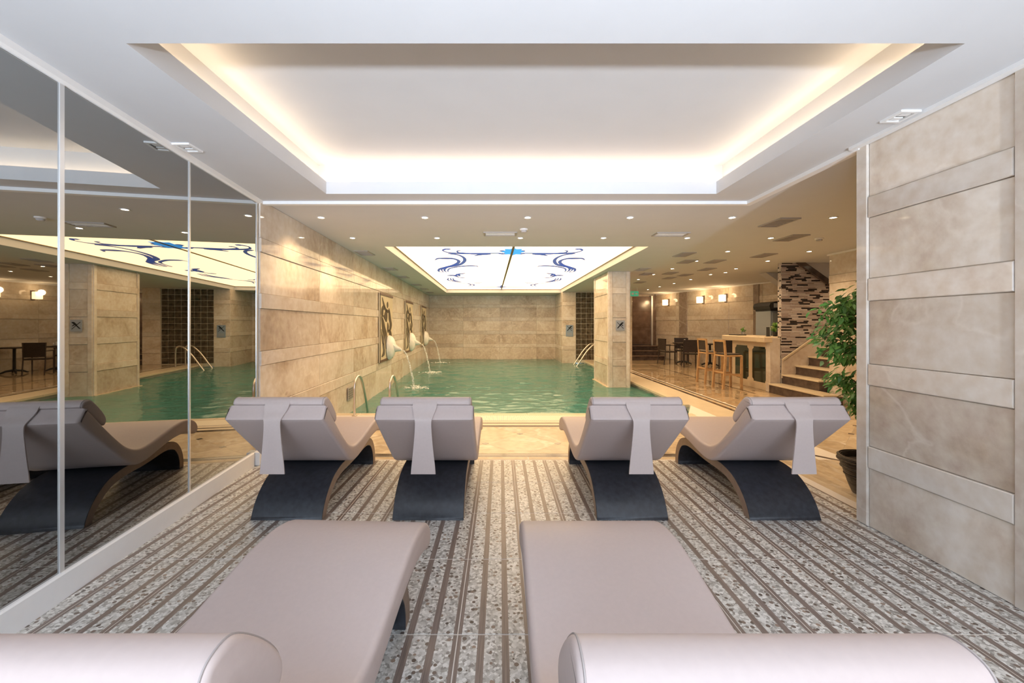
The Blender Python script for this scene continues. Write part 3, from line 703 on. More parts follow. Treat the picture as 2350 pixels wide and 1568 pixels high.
# ------------------------------------------------------------------ relaxation loungers
def profile_solid(pts,w,r,mat,nst=4,mi_cap=0,n=5,closed_smooth=True):
    P=catmull([(a,b,0) for a,b in pts],n,True) if closed_smooth else [Vector((a,b,0)) for a,b in pts]
    m=len(P); ar=sum(P[i].x*P[(i+1)%m].y-P[(i+1)%m].x*P[i].y for i in range(m)); sg=1 if ar>0 else -1
    nr=[]
    for i in range(m):
        t=(P[(i+1)%m]-P[i-1]).normalized(); nr.append(Vector((t.y,-t.x,0))*sg)
    st=[]
    for k in range(nst+1):
        t=PI/2*k/nst; st.append((-(w/2-r+r*math.cos(t)) if False else -(w/2-r+r*math.sin(PI/2-t)), r*(1-math.cos(PI/2-t))))
    st=st+[(-x,dl) for x,dl in reversed(st)]
    vs=[];fs=[];mi=[]
    for x,dl in st:
        for i in range(m): q=P[i]-nr[i]*dl; vs.append((x,q.x,q.y))
    for s in range(len(st)-1):
        for i in range(m):
            j=(i+1)%m; f=(s*m+i,s*m+j,(s+1)*m+j,(s+1)*m+i); fs.append(f if sg<0 else tuple(reversed(f)))
    A=tuple(range(m)); B=tuple(range((len(st)-1)*m,len(st)*m))
    mb=MB(); mb.add(vs,fs,0); nb=len(mb.v)
    mb.f.append(tuple(reversed(A)) if sg<0 else A); mb.mi.append(mi_cap); mb.f.append(B if sg<0 else tuple(reversed(B))); mb.mi.append(mi_cap)
    return mb
PADP=[(.07,.838),(.13,.785),(.2,.712),(.33,.585),(.45,.482),(.55,.428),(.65,.407),(.78,.415),(.95,.445),(1.12,.475),(1.27,.484),(1.4,.464),(1.485,.425),(1.525,.37),(1.515,.322),(1.475,.306),
      (1.38,.335),(1.25,.36),(1.1,.357),(.95,.335),(.8,.303),(.68,.285),(.58,.292),(.48,.338),(.36,.438),(.2,.575),(.06,.70),(.008,.748),(.004,.766),(.04,.812),(.058,.834)]
BOUT=[(.165,0),(.185,.05),(.225,.115),(.29,.18),(.39,.242),(.52,.275),(.66,.284),(.8,.287),(.95,.300),(1.08,.312),(1.2,.305),(1.31,.262),(1.385,.175),(1.418,.08),(1.42,0)]
def base_poly(th=.072):
    P=catmull([(a,b,0) for a,b in BOUT],4); m=len(P); inn=[]
    for i,p_ in enumerate(P):
        t=(P[min(i+1,m-1)]-P[max(i-1,0)]).normalized(); nrm=Vector((t.y,-t.x,0)); q=p_+nrm*th
        inn.append((q.x,max(q.y,0)))
    inn=[q for q in inn if True]
    inn[0]=(inn[0][0],0); inn[-1]=(inn[-1][0],0)
    return [(p_.x,max(0,p_.y)) for p_ in P]+list(reversed(inn))
PIL=[(.066,.842),(.062,.862),(.080,.884),(.118,.890),(.155,.875),(.215,.822),(.265,.765),(.288,.722),(.282,.690),(.258,.682),(.205,.722),(.135,.788)]
def make_lounger():
    L=empty('relaxation_lounger',(0,0,0))
    pad=profile_solid(PADP,.67,.022,None).build('cushion',M['vinyl'],L,smooth=True)
    b=profile_solid(base_poly(),.51,.003,None,nst=1,mi_cap=1,closed_smooth=False); b.build('base',[M['base_dark'],M['base_side']],L,smooth=True)
    pi=profile_solid(PIL,.63,.014,None,n=4).build('pillow',M['vinyl'],L,smooth=True)
    path=catmull([(.075,.872,0),(.052,.848,0),(.026,.806,0),(-.006,.768,0),(-.013,.735,0),(-.012,.65,0),(-.010,.52,0),(-.010,.395,0)],5)
    m=len(path); vs=[];fs=[]
    for i,q in enumerate(path):
        u=i/(m-1); wd=.165-.056*math.sin(PI*min(1,max(0,(u-.18)/.82)))**1.3
        t=(path[min(i+1,m-1)]-path[max(i-1,0)]).normalized(); nr=Vector((t.y,-t.x,0))*.004
        for sgn in (-1,1):
            vs+=[(sgn*wd/2,q.x+nr.x,q.y+nr.y),(sgn*wd/2,q.x-nr.x,q.y-nr.y)]
    for i in range(m-1):
        a=4*i;b_=a+4
        fs+=[(a,b_,b_+2,a+2),(a+1,a+3,b_+3,b_+1),(a,a+1,b_+1,b_),(a+2,b_+2,b_+3,a+3)]
    fs+=[(0,2,3,1),(4*m-4,4*m-3,4*m-1,4*m-2)]
    MB().add(vs,fs).build('pillow_strap',M['vinyl_strap'],pi,smooth=True)
    # seam piping round the pillow ends
    for sx in (-1,1):
        pp=catmull([(a,b,0) for a,b in PIL],4,True); pp.append(pp[0])
        MB().tube([(sx*.304,q.x,q.y) for q in pp],.0022,5,cap=False).build('piping',M['seam'],pi,smooth=True)
    return L
LG='taupe vinyl wave loungers on the striped floor'
spots=[(-1.53,2.76,0,'taupe wave lounger beside the mirrored wall, facing the pool, its pillow strap hanging behind'),
       (-.517,2.76,0,'taupe wave lounger facing the pool, second in the row from the mirrored wall'),
       (.947,2.76,0,'taupe wave lounger facing the pool, third in the row from the mirrored wall'),
       (2.04,2.76,0,'taupe wave lounger facing the pool beside the potted ficus'),
       (-.75,.54,-.046,'taupe wave lounger standing behind the pool row, on the side of the mirrored wall'),
       (.43,.54,0,'taupe wave lounger standing behind the pool row, on the side of the marble panelled wall')]
proto=make_lounger()
for i,(x,y,r,lb) in enumerate(spots):
    o=proto if i==0 else copy_tree(proto)
    o.location=(x,y,.0006); o.rotation_euler=(0,0,r); tag(o,lb,'lounger',LG)
    if i==4:
        for ch in o.children:
            if ch.name.startswith('pillow'): ch.rotation_euler=(0,0,.05)

# ------------------------------------------------------------------ pool ladder rails
def uprail(pts,r=.019): return MB().tube(catmull(pts,8),r,12)
LD=empty('pool_ladder',(-1.96,6.3,0)); tag(LD,'stainless steel pool ladder with two looped handrails beside the marble wall','pool ladder')
for X in (-.27,.27):
    uprail([(X,-.03,0),(X,-.03,.25),(X,-.03,.45),(X,.02,.55),(X,.12,.59),(X,.24,.555),(X,.36,.40),(X,.52,.1),(X,.60,-.12),(X,.63,-.5),(X,.63,-.9)]).build('handrail',M['chrome'],LD,smooth=True)
    MB().lathe([(.04,0),(.04,.012),(.022,.018)],14,(X,-.03,0)).build('foot_flange',M['chrome'],LD)
for k in range(2): MB().cbox(-.27,.27,.58,.68,-.42-.26*k,-.39-.26*k,.004).build('rung',M['chrome'],LD)
L2=empty('pool_ladder',(3.35,15.2,0)); tag(L2,'pool stair handrails sloping into the water by the glass block wall','pool ladder')
for Y in (-.30,.30):
    uprail([(.25,Y,0),(.25,Y,.5),(.20,Y,.66),(.05,Y,.66),(-.2,Y,.42),(-.45,Y,.05),(-.7,Y,-.35),(-.75,Y,-.7)],.024).build('handrail',M['chrome'],L2,smooth=True)

# ------------------------------------------------------------------ wall art and shell spouts
ART=[[(.16,.98),(.24,.86),(.40,.78),(.62,.76),(.66,.80),(.44,.82),(.30,.90)],
 [(.10,.82),(.24,.86),(.30,.80),(.20,.78),(.18,.70),(.10,.68),(.06,.74)],
 [(.34,.74),(.46,.79),(.52,.70),(.46,.60),(.34,.63),(.22,.69),(.30,.70)],
 [(.70,.80),(.80,.74),(.88,.62),(.94,.54),(.86,.46),(.74,.44),(.78,.56),(.70,.64)],
 [(.10,.64),(.24,.58),(.34,.48),(.46,.38),(.50,.22),(.40,.14),(.34,.26),(.18,.40),(.12,.52)],
 [(.06,.44),(.12,.36),(.22,.30),(.26,.20),(.14,.22),(.08,.32)],
 [(.70,.42),(.88,.38),(.92,.26),(.80,.16),(.66,.20),(.76,.28)],
 [(.16,.18),(.26,.20),(.30,.10),(.28,.02),(.10,.00),(.20,.08)],
 [(.58,.56),(.66,.50),(.62,.40),(.55,.44)],[(.52,.90),(.58,.94),(.62,.88),(.56,.84)]]
na=math.atan2(1,-.0492)     # direction along left pool wall
YS=[(8.97,10.25),(12.06,13.35),(15.34,16.65)]
DESC=['nearest the pool ladder','second along the marble wall','nearest the far end wall']
for k,(ya,yb) in enumerate(YS):
    A=empty('wall_relief',(pwall(ya)+.024,ya,.557),na); wd=(yb-ya); h=1.55
    tag(A,'cream wall panel with dark leaf relief above the pool, '+DESC[k],'wall relief','leaf reliefs with shell spouts on the marble wall')
    MB().cbox(0,wd,-.03,0,0,h,.004).build('back_panel',M['art_cream'],A)
    for z0,z1 in ((0,.055),(h-.055,h)): MB().cbox(-.01,wd+.01,-.045,-.0305,z0,z1,.003).build('frame_bar',M['art_brown'],A)
    MB().box(0,.02,-.04,-.0305,.056,h-.056).build('frame_side',M['art_dark'],A)
    for s_ in ART:
        ca=sum(q[0] for q in s_)/len(s_); cb_=sum(q[1] for q in s_)/len(s_)
        pp=catmull([(.06+min(1,max(0,ca+(a-ca)*1.22))*(wd-.12),.14+min(1.03,max(-.02,cb_+(b-cb_)*1.16))*(h-.24),0) for a,b in s_],4,True)
        ar=sum(pp[i].x*pp[(i+1)%len(pp)].y-pp[(i+1)%len(pp)].x*pp[i].y for i in range(len(pp)))
        if ar<0: pp=list(reversed(pp))
        MB().prism_y([(q.x,q.y) for q in pp],-.037,-.0302).build('leaf_shape',M['art_dark'],A)
    # shell
    sx=wd*.62; SH=empty('shell_spout',(pwall(ya+sx)+.024+.0,ya+sx,.60),na)
    tag(SH,'white scallop shell water spout on the leaf relief '+DESC[k],'water spout','white shell water spouts')
    vs=[];fs=[];nu,nv=20,12
    for i in range(nu+1):
        for j in range(nv+1):
            u=2*PI*i/nu; t=j/nv*PI/2; rr=1+.05*math.cos(9*u)*math.sin(t)
            vs.append((.24*math.cos(u)*math.sin(t)*rr,-.042-.17*math.cos(t),.26+.30*math.sin(u)*math.sin(t)*rr*(1.0 if math.sin(u)<0 else .95)))
    for i in range(nu):
        for j in range(nv):
            a_=i*(nv+1)+j; fs.append((a_,a_+1,a_+nv+2,a_+nv+1))
    MB().add(vs,fs).build('shell_body',M['shell'],SH,smooth=60)
    sp=MB(); vs=[];fs=[]; ns=8
    for i in range(ns+1):
        u=i/ns; wdt=.19*(1-u)+.04*u; y=-.10-.25*u; zc=.27-.06*u; dp=.24*(1-u)+.04*u
        for k2 in range(9):
            th=PI+PI*k2/8; fl=1+.0*k2
            vs.append((wdt*math.cos(th),y,zc+dp*math.sin(th)+.10*(1-u)))
        for k2 in range(9):
            th=2*PI-PI*k2/8; vs.append((.8*wdt*math.cos(th),y,zc+.75*dp*math.sin(th)+.10*(1-u)+.012))
    m=18
    for i in range(ns):
        for k2 in range(m): fs.append((i*m+k2,i*m+(k2+1)%m,(i+1)*m+(k2+1)%m,(i+1)*m+k2))
    fs.append(tuple(reversed(range(m)))); fs.append(tuple(range(ns*m,(ns+1)*m)))
    MB().add(vs,fs).build('spout_lip',M['shell'],SH,smooth=60)
    # falling water
    pts=[]; 
    for i in range(9):
        t=i/8; pts.append((0,-.365-.28*t,.185-(.60+.185+.115)*t*t))
    wt=MB().tube(pts,[.014+.012*(i/8) for i in range(9)],8).build('water_jet',M['foam'],None,(pwall(ya+sx)+.024,ya+sx,.60),na,smooth=True)
    tag(wt,'thin arc of water falling from the shell spout '+DESC[k],'water jet','water jets from the shell spouts')
    rg=random.Random(k); sm=MB()
    for q in range(40):
        a_=rg.random()*2*PI; r_=.05+.34*rg.random()**1.3; cx_,cy_=r_*math.cos(a_)*1.0,r_*math.sin(a_)*.8
        w_,l_=.010+.020*rg.random(),.05+.10*rg.random(); zz=.004+.03*max(0,.25-r_)
        sm.lathe([(w_*1.6,0),(w_*1.2,.008),(w_*.5,.014+zz),(.002,.016+zz)],7,(cx_,cy_,0))
    so=sm.build('water_splash',M['foam'],None,(pwall(ya+sx)+.70,ya+sx+.0,WZ+.010),0,smooth=True); tag(so,'white splashing foam where the jet lands, relief '+DESC[k],'splash',kind='stuff')
# little grille low on the pool wall
G=empty('wall_vent',(pwall(6.86)+.026,6.86,.12),na); tag(G,'small grey vent grille low on the marble wall by the pool ladder','vent')
MB().cbox(0,.30,-.012,0,0,.22,.003).build('frame',M['vent_frame'],G)
for k in range(5): MB().box(.02,.28,-.018,-.0125,.02+k*.038,.045+k*.038).build('louvre',M['vent'],G)

# ------------------------------------------------------------------ signs
def sign(name,label,loc,rz,wd,h,mat,two=False):
    A=empty(name,loc,rz); tag(A,label,'sign')
    MB().cbox(-wd/2,wd/2,-.012,0,0,h,.003).build('plate',M[mat],A)
    def bar(x0,z0,x1,z1,t):
        d_=Vector((x1-x0,z1-z0)); n_=Vector((-d_.y,d_.x)).normalized()*t/2
        pp=[(x0+n_.x,z0+n_.y),(x0-n_.x,z0-n_.y),(x1-n_.x,z1-n_.y),(x1+n_.x,z1+n_.y)]
        MB().prism_y(pp,-.015,-.0121).build('pictogram_stroke',M['black'],A)
    o=.38*h if two else 0; hh=h-o; s=min(wd,hh)
    cx_,cz=0,o+hh/2
    bar(-.36*s,cz+.36*s,.36*s,cz-.36*s,.055*s); bar(-.36*s,cz-.33*s,.36*s,cz+.33*s,.055*s)
    bar(-.05*s,cz+.02*s,.20*s,cz+.30*s,.15*s); bar(.10*s,cz+.12*s,.30*s,cz-.05*s,.09*s); bar(-.30*s,cz-.3*s,.02*s,cz+.08*s,.10*s)
    MB().prism_y([(.24*s+.07*s*math.cos(t*PI/5),cz+.30*s+.07*s*math.sin(t*PI/5)) for t in range(10)],-.015,-.0121).build('pictogram_head',M['black'],A)
    if two:
        for k in range(3): MB().box(-.34*wd,.34*wd,-.0145,-.0121,o*.25+k*o*.24,o*.25+k*o*.24+.012).build('text_line',M['vent_frame'],A)
    return A
sign('no_diving_sign','grey no diving sign with crossed out diver on the marble column',(2.86,9.766,1.255),0,.21,.245,'sign_grey')
sign('pool_rules_sign','blue grey pool rules sign with diver pictogram on the pier beside glass blocks',(2.70,15.974,.94),0,.28,.44,'sign_blue',True)
# wall plaque reflected opposite: exit sign hanging in the hall
E=empty('exit_sign',(4.55,13.9,2.36)); tag(E,'small green emergency exit sign hanging from the hall ceiling','exit sign')
MB().cbox(-.14,.14,-.015,.015,0,.17,.003).build('face',M['exit_green'],E)
for x in (-.1,.1): MB().tube([(x,0,.17),(x,0,CEIL-2.36)],.005,6).build('hanger',M['alu'],E)
MB().box(-.10,-.02,-.018,-.0155,.05,.12).build('pictogram_door',M['white'],E)
MB().prism_y([(.02,.07),(.07,.07),(.07,.05),(.11,.085),(.07,.12),(.07,.10),(.02,.10)],-.018,-.0155).build('pictogram_arrow',M['white'],E)

# ------------------------------------------------------------------ ceiling fittings
DLs=[]
for y,xs in ((499,(737,975,1211,1446,1680,1912)),(546,(809,1003,1194,1385,1577,1769)),(577,(1670,1857)),(599,(1598,1762)),(616.7,(1543,1689)),(630,(1500,1631)),(641.5,(1465,1585)),(650.5,(1547,)),(658,(1514,)),(664.5,(1487,)),(625.4,(1665,))):
    for x in xs: DLs.append(C(x,y))
rimm=MB().lathe([(.030,0),(.046,-.001),(.050,-.006),(.048,-.008),(.034,-.006),(.032,0)],20).mesh('rim',M['white'],True)
lens=MB().lathe([(.001,-.0035),(.031,-.0035),(.031,-.001),(.001,-.001)],16).mesh('lens',M['spot'])
sl=bpy.data.lights.new('downlight_beam','SPOT'); sl.energy=17.5; sl.color=(1.0,.68,.38); sl.spot_size=math.radians(125); sl.spot_blend=.9; sl.shadow_soft_size=.05
DLs.append((6.75,7.75))  # extra unseen downlight, added to brighten the stairwell
for x,y in DLs:
    D=empty('downlight',(x,y,CEIL)); tag(D,'small round recessed downlight glowing warm in the pool hall ceiling','downlight','recessed downlights')
    inst('rim',rimm,D,(0,0,0)); inst('lens',lens,D,(0,0,0))
    o=bpy.data.objects.new('beam',sl); link(o,D); o.location=(0,0,-.03)
VT=[]
vb=MB().box(-.11,.11,-.2,.2,-.004,0).mesh('backing',M['vent'])
vf=MB()
for a_ in ((-.125,.125,-.215,-.195),(-.125,.125,.195,.215),(-.125,-.105,-.195,.195),(.105,.125,-.195,.195)): vf.box(*a_,-.014,0)
vfm=vf.mesh('frame',M['vent_frame']); vl=MB().box(-.105,.105,-.012,.012,-.010,-.004).mesh('louvre',M['vent_frame'])
def vent(x,y,label,group,rz=0):
    V=empty('ceiling_vent',(x,y,CEIL),rz); tag(V,label,'vent',group)
    inst('backing',vb,V,(0,0,0)); inst('frame',vfm,V,(0,0,0))
    for k in range(6): inst('louvre',vl,V,(0,-.155+k*.062,0))
for x,y in ((826,580.5),(888,617),(924,635.7),(956,653.5),(974,663),(987,671)):
    X,Y=C(x,y); X=max(X,pwall(Y)+.2); vent(X,Y,'grey ceiling vent in the strip between marble wall and backlit panel','vents along the marble pool wall')
for x,y in ((1787,510),(1815,545.5),(1752,586),(1570,584),(1577,600),(1640,600),(1622,618),(1474,618),(1484,628.5),(1538,627),(1572,631),(1536,638),(1468,648)):
    X,Y=C(x,y); vent(X,Y,'grey slatted vent in the hall ceiling on the bar side','vents in the hall ceiling')
def slot(x,y,label):
    X,Y=C(x,y); V=empty('slot_diffuser',(X,Y,CEIL)); tag(V,label,'vent')
    m=MB()
    for a_ in ((-.23,.23,-.11,-.09),(-.23,.23,.09,.11),(-.23,-.21,-.09,.09),(.21,.23,-.09,.09)): m.box(*a_,-.016,0)
    m.build('frame',M['vent_frame'],V); MB().box(-.21,.21,-.09,.09,-.006,0).build('panel',M['ceiling'],V)
    for k in range(2): MB().box(-.20,.20,-.05+k*.07,-.03+k*.07,-.012,-.0062).build('blade',M['white'],V)
slot(1148,536,'white slot diffuser in the ceiling beside a smoke detector'); slot(1539,537,'white slot diffuser in the ceiling on the bar side')
for x,y,lb in ((1202,526,'white smoke detector beside the slot diffuser'),(1880,547,'white smoke detector in the ceiling near the stairs')):
    X,Y=C(x,y); V=empty('smoke_detector',(X,Y,CEIL)); tag(V,lb,'smoke detector')
    MB().lathe([(.055,0),(.055,-.012),(.045,-.02)],20).build('mount',M['white'],V); MB().lathe([(.038,-.021),(.04,-.034),(.03,-.045),(.01,-.048)],20).build('sensor',M['plaster'],V)
for (X,Y,lb) in ((-2.235,2.93,'small rectangular spotlight frame in the ceiling against the mirrored wall'),(2.43,2.49,'small rectangular spotlight frame in the ceiling against the marble panelled wall')):
    V=empty('square_spotlight',(X,Y,CEIL)); tag(V,lb,'ceiling fitting')
    m=MB()
    for a_ in ((-.06,.06,-.07,-.05),(-.06,.06,.05,.07),(-.06,-.04,-.05,.05),(.04,.06,-.05,.05)): m.box(*a_,-.012,0)
    m.build('frame',M['white'],V); MB().box(-.04,.04,-.05,.05,-.003,0).build('recess',M['vent'],V)
    for k in (-1,1): MB().box(-.028,.028,k*.024-.014,k*.024+.014,-.009,-.0032).build('lamp_head',M['white'],V)

# ------------------------------------------------------------------ sconces
wdir=Vector((ang(10.0)-ang(17.25),10.0-17.25)).normalized(); wa=math.atan2(wdir.y,wdir.x)
for Y,lb in ((16.45,'closest to the doorway steps'),(14.68,'middle of three'),(13.72,'closest to the bar')):
    A=empty('wall_sconce',(ang(Y)-.024,Y-.007,2.17),wa); tag(A,'glowing square glass wall lamp on the hall wall, '+lb,'wall lamp','sconces on the hall wall')
    MB().cbox(-.05,.05,-.02,0,-.03,.26,.003).build('bracket',M['brown_stone'],A); MB().box(-.012,.012,-.10,-.021,.10,.13).build('arm',M['brown_stone'],A)
    MB().cbox(-.10,.10,-.22,-.101,.0,.22,.008).build('shade',M['sconce'],A)
    l=bpy.data.lights.new('bulb','POINT'); l.energy=3.5; l.color=(1,.68,.36); l.shadow_soft_size=.08; o=bpy.data.objects.new('bulb',l); link(o,A); o.location=(0,-.30,.2)

# ------------------------------------------------------------------ hall furniture
def chair():
    A=empty('dining_chair',(0,0,0))
    MB().cbox(-.23,.23,-.22,.22,.42,.46,.012).build('seat',M['dwood'],A)
    MB().prism_y([(-.22,.50),(.22,.50),(.24,.90),(-.24,.90)],.20,.235).build('backrest',M['dwood'],A)
    for x in (-.22,.22):
        MB().tube([(x,-.21,0),(x,-.21,.655)],.016,8).build('leg',M['dwood'],A); MB().tube([(x,.27,0),(x,.215,.44),(x,.235,.90)],.016,8).build('leg',M['dwood'],A)
        MB().cbox(x-.025,x+.025,-.24,.22,.655,.68,.006).build('armrest',M['dwood'],A)
    return A
def place(proto,first,loc,rz,label,cat,group):
    o=proto if first else copy_tree(proto); o.location=loc; o.rotation_euler=(0,0,rz); tag(o,label,cat,group); return o
DC=chair(); CG='dark dining chairs in the hall'
place(DC,True,(5.93,14.5,.001),PI/2+.15,'dark brown dining armchair with its back to the doorway steps','chair',CG)
place(DC,False,(6.22,13.45,.001),PI-.25,'dark brown dining armchair with its back turned to the pool','chair',CG)
place(DC,False,(6.66,15.05,.001),-.35,'dark brown dining armchair between the two tables and the lamp wall','chair',CG)
place(DC,False,(7.22,13.05,.001),PI-.5,'dark brown dining armchair behind the bar stools','chair',CG)
def table():
    A=empty('pedestal_table',(0,0,0))
    MB().cbox(-.28,.28,-.28,.28,.72,.755,.006).build('table_top',M['dwood'],A)
    MB().lathe([(.035,.06),(.035,.70),(.10,.72)],12).build('column',M['black'],A)
    for k in range(4):
        t=PI/4+k*PI/2; MB().tube([(0,0,.10),(.16*math.cos(t),.16*math.sin(t),.075),(.27*math.cos(t),.27*math.sin(t),.02)],[.035,.028,.02],8).build('foot',M['black'],A)
    return A
TB=table(); place(TB,True,(6.47,14.45,.001),.0,'dark square pedestal table carrying a napkin holder','table','pedestal tables in the hall')
place(TB,False,(7.09,13.85,.001),.0,'dark square pedestal table close to the bar stools','table','pedestal tables in the hall')
nh=empty('napkin_holder',(6.52,14.4,.757)); tag(nh,'small napkin holder with condiments on the pedestal table','napkin holder')
MB().cbox(-.06,.06,-.03,.03,0,.012,.003).build('tray',M['black'],nh); MB().cbox(-.055,-.01,-.02,.02,.0125,.12,.003).build('napkins',M['white'],nh); MB().lathe([(.018,.0125),(.018,.07),(.008,.10)],10,(.03,0,0)).build('shaker',M['alu'],nh)
def stool():
    A=empty('bar_stool',(0,0,0))
    MB().cbox(-.20,.20,-.20,.20,.70,.735,.01).build('seat_frame',M['lwood'],A); MB().cbox(-.185,.185,-.185,.185,.7355,.765,.012).build('seat_pad',M['dwood'],A)
    for x in (-.18,.18):
        MB().prism_y([(x-.02,0),(x+.02,0),(x+.02,.72),(x-.02,.72)],-.20,-.16).build('leg',M['lwood'],A)
        s_=MB(); s_.add([(x-.02,.22,0),(x+.02,.22,0),(x+.02,.26,0),(x-.02,.26,0),(x-.02,.165,.72),(x+.02,.165,.72),(x+.02,.205,.72),(x-.02,.205,.72),(x-.02,.20,1.06),(x+.02,.20,1.06),(x+.02,.23,1.06),(x-.02,.23,1.06)],
          [(3,2,1,0),(0,1,5,4),(1,2,6,5),(2,3,7,6),(3,0,4,7),(4,5,9,8),(5,6,10,9),(6,7,11,10),(7,4,8,11),(8,9,10,11)]); s_.build('leg',M['lwood'],A)
        MB().box(x-.012,x+.012,-.16,.20,.30,.335).build('stretcher',M['lwood'],A)
    MB().box(-.16,.16,-.19,-.165,.26,.30).build('stretcher',M['lwood'],A); MB().box(-.16,.16,.20,.225,.34,.375).build('stretcher',M['lwood'],A)
    MB().prism_y([(-.16,.80),(.16,.80),(.16,1.04),(-.16,1.04)],.188,.205).build('back_pad',M['dwood'],A); MB().box(-.16,.16,.198,.225,1.02,1.065).build('top_rail',M['lwood'],A)
    return A
BS=stool(); place(BS,True,(5.02,9.02,.001),PI/2+.1,'light wood bar stool standing nearer the stairs','bar stool','bar stools at the counter')
place(BS,False,(5.06,9.85,.001),PI/2+.05,'light wood bar stool standing nearer the dining tables','bar stool','bar stools at the counter')
# bar counter
BC=empty('bar_counter',(5.62,9.2,0)); tag(BC,'cream bar counter with dark green glass panels beside the mosaic wall','bar counter')
bx,by=5.62,9.2
MB().cbox(0,.5,8.60-by,9.92-by,.0,1.03,.004).build('body',M['counter'],BC)
MB().cbox(-.24,.58,8.60-by,9.95-by,1.031,1.145,.012).build('counter_top',M['counter'],BC); MB().cbox(-.24,-.06,8.36-by,8.598-by,1.031,1.145,.012).build('counter_end',M['counter'],BC)
MB().cbox(5.57-bx,5.785-bx,8.455-by,8.597-by,0,1.13,.006).build('end_pillar',M['marble_rail'],BC)
for ya,yb in ((8.64,9.12),(9.27,9.78)):
    n_=.05; z0,z1=.16,.92; y0,y1=ya-by,yb-by
    pp=[(y0+n_,z0),(y1-n_,z0),(y1-n_,z0+.03),(y1,z0+n_+.02),(y1,z1-n_-.02),(y1-n_,z1-.03),(y1-n_,z1),(y0+n_,z1),(y0+n_,z1-.03),(y0,z1-n_-.02),(y0,z0+n_+.02),(y0+n_,z0+.03)]
    vs=[(-.008,a_,b_) for a_,b_ in pp]+[(0,a_,b_) for a_,b_ in pp]; n=len(pp)
    MB().add(vs,[tuple(reversed(range(n)))]+[(i,(i+1)%n,n+(i+1)%n,n+i) for i in range(n)]).build('glass_panel',M['green_glass'],BC)
# things on the bar
def leafmesh(name,L_,W_,mat):
    vs=[(0,0,0),(L_*.3,W_*.45,L_*.03),(L_*.3,-W_*.45,L_*.03),(L_*.45,0,-.01*L_),(L_*.68,W_*.38,0),(L_*.68,-W_*.38,0),(L_,0,-L_*.12)]
    return MB().add(vs,[(0,3,1),(0,2,3),(1,3,6,4),(2,5,6,3)]).mesh(name,M[mat])
lfs=leafmesh('leaf',.07,.03,'leaf')
def potplant(loc,label,n,h,pr,mat,sc):
    A=empty('potted_plant',loc); tag(A,label,'potted plant')
    MB().lathe([(pr*.7,0),(pr,pr*1.6),(pr*.9,pr*1.6),(pr*.8,pr*1.4)],14).build('pot',M[mat],A,smooth=True); MB().lathe([(pr*.8,pr*1.30),(pr*.8,pr*1.38)],12).build('soil',M['soil'],A)
    rg=random.Random(n)
    for k in range(n):
        o=inst('leaf',lfs,A,(rg.uniform(-.4,.4)*pr,rg.uniform(-.4,.4)*pr,pr*1.4+rg.random()*h*.6)); o.rotation_euler=(rg.uniform(-.6,.6),-rg.uniform(.2,1.3),rg.random()*6.28); s_=sc*rg.uniform(.8,1.2); o.scale=(s_,s_,s_)
potplant((5.80,9.78,1.1455),'small green plant in a grey pot on the bar counter',26,.10,.05,'pot_ceramic',1.1)
potplant((5.93,8.84,1.1455),'bushy yellow green plant in a black pot at the stair end of the bar',34,.20,.055,'black',1.7)
mn=MB().cbox(-.11,.11,-.15,.15,0,.02,.003).build('menu_folder',M['black'],None,(5.62,9.70,1.1455),.2); tag(mn,'black menu folder lying on the bar counter','menu')
tb=empty('card_holder',(5.72,8.75,1.1455)); tag(tb,'slim black upright card holder on the bar counter','card holder')
MB().cbox(-.03,.03,-.04,.04,0,.01,.002).build('foot',M['black'],tb); MB().cbox(-.006,.006,-.05,.05,.0105,.20,.002).build('card',M['black'],tb)
# drinks fridge
F=empty('drinks_fridge',(6.55,9.75,0)); tag(F,'grey glass fronted drinks fridge with dark curved header behind the bar','fridge')
MB().cbox(-.3,.3,-.28,.28,0.02,1.72,.01).build('cabinet',M['fridge'],F); MB().cbox(-.27,.27,-.30,-.281,.15,1.68,.004).build('door',M['fridge'],F)
MB().prism_y([(-.34,1.76),(.34,1.76),(.36,1.83),(.33,1.90),(.2,1.935),(-.2,1.935),(-.33,1.90),(-.36,1.83)],-.33,.28).build('header',M['black'],F); MB().prism_y([(-.26,1.79),(.26,1.79),(.26,1.89),(-.26,1.89)],-.337,-.331).build('header_face',M['sign_grey'],F)
MB().box(-.3,.3,-.28,.28,1.721,1.759).build('neck',M['black'],F); MB().tube([(.23,-.32,.8),(.23,-.32,1.2)],.01,8).build('handle',M['chrome'],F)

# ------------------------------------------------------------------ ficus in a wicker pot
PX,PY=3.05,3.38
FP=empty('potted_ficus',(PX,PY,.0006)); tag(FP,'leafy green ficus in a dark woven basket pot at the end of the marble wall','potted plant')
pot=MB().lathe([(.115,0),(.135,.05),(.175,.18),(.205,.27),(.215,.30),(.20,.31),(.185,.29),(.165,.20)],28).build('pot',M['wicker'],FP,smooth=True)
for k in range(5): MB().tube([(r_*math.cos(t*PI/14),r_*math.sin(t*PI/14),z_) for r_,z_ in [((.118+.022*k*1.05),.03+.06*k)] for t in range(29)],.008,6,cap=False).build('woven_band',M['wicker'],pot,smooth=True)
MB().lathe([(.15,.25),(.175,.255)],20).build('soil',M['soil'],FP)
rg=random.Random(11)
tips=[]
def branch(p0,p1,r0,r1,sag=.05):
    a_,b_=Vector(p0),Vector(p1); mid=(a_+b_)/2+Vector((0,0,sag)); P=catmull([a_,mid,b_],5)
    MB().tube(P,[r0+(r1-r0)*i/(len(P)-1) for i in range(len(P))],6).build('branch',M['trunk'],FP,smooth=True); return P
trunk=[(0,0,.25),(.01,.0,.6),(-.01,.01,.95),(.02,0,1.25),(.03,.01,1.5)]
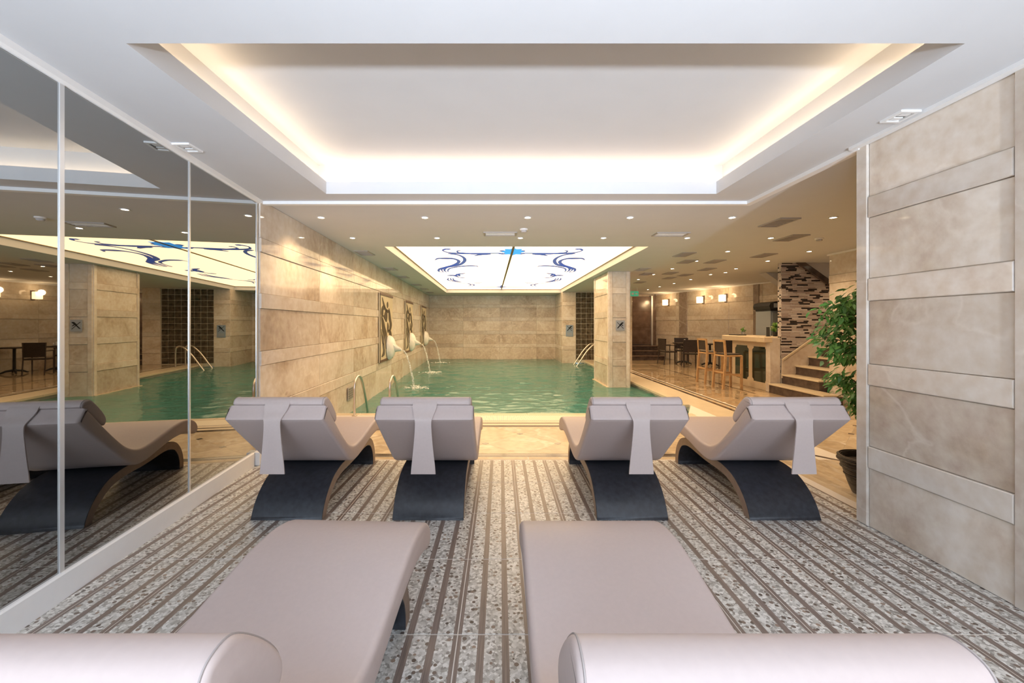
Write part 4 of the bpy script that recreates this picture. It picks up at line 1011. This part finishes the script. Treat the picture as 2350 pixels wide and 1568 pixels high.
MB().tube(catmull(trunk,4),[.016-.0006*i for i in range(17)],8).build('trunk',M['trunk'],FP,smooth=True)
ends=[(-.42,-.05,1.50),(-.36,-.12,1.44),(-.40,.02,1.30),(-.30,-.06,1.56),(-.20,.03,1.62),(-.08,-.08,1.72),(-.30,.10,1.36),(-.38,-.06,1.20),(-.22,-.12,1.26),(-.14,.1,1.5),(-.03,.0,1.66),(.22,.06,1.5),(.3,-.02,1.3),(-.12,.12,1.22),(.05,-.18,1.45),(.1,.2,1.6),
      (-.30,-.04,.99),(-.24,.04,.93),(-.20,-.08,.84),(-.12,-.03,.76),(.12,.1,.9),(.2,-.05,.8)]
lm=leafmesh('leaf',.068,.027,'leaf'); cnt=0
for e in ends:
    z0_=max(.35,e[2]-.22); P=branch((.0,.0,z0_),e,.007,.003,.06)
    nl=13
    for k in range(nl):
        q=P[min(len(P)-1,int(len(P)*(.45+.55*k/nl)))]
        o=inst('leaf',lm,FP,(q.x+rg.uniform(-.05,.05),q.y+rg.uniform(-.05,.05),q.z+rg.uniform(-.05,.045))); cnt+=1
        az=math.atan2(e[1],e[0])+rg.uniform(-1.3,1.3); s_=rg.uniform(.8,1.35)
        o.rotation_euler=(rg.uniform(-.7,.7),rg.uniform(.1,1.0),az); o.scale=(s_,s_,s_)
fm=MB(); base_v=[v.co.copy() for v in lm.vertices]; base_f=[tuple(p_.vertices) for p_ in lm.polygons]
for e in ends:
    for k in range(58):
        u=rg.uniform(.4,1.04); z0_=max(.35,e[2]-.22); q=Vector((e[0]*u,e[1]*u,z0_+(e[2]-z0_)*u+.05*math.sin(PI*min(u,1))))+Vector((rg.gauss(0,.035),rg.gauss(0,.04),rg.gauss(0,.045)))
        from mathutils import Euler
        R=Euler((rg.uniform(-.7,.7),rg.uniform(.1,1.0),math.atan2(e[1],e[0])+rg.uniform(-1.4,1.4))).to_matrix(); s_=rg.uniform(.75,1.3)
        fm.add([R@(v*s_)+q for v in base_v],base_f)
fo=fm.build('foliage',M['foliage'],FP); fo['kind']='stuff'
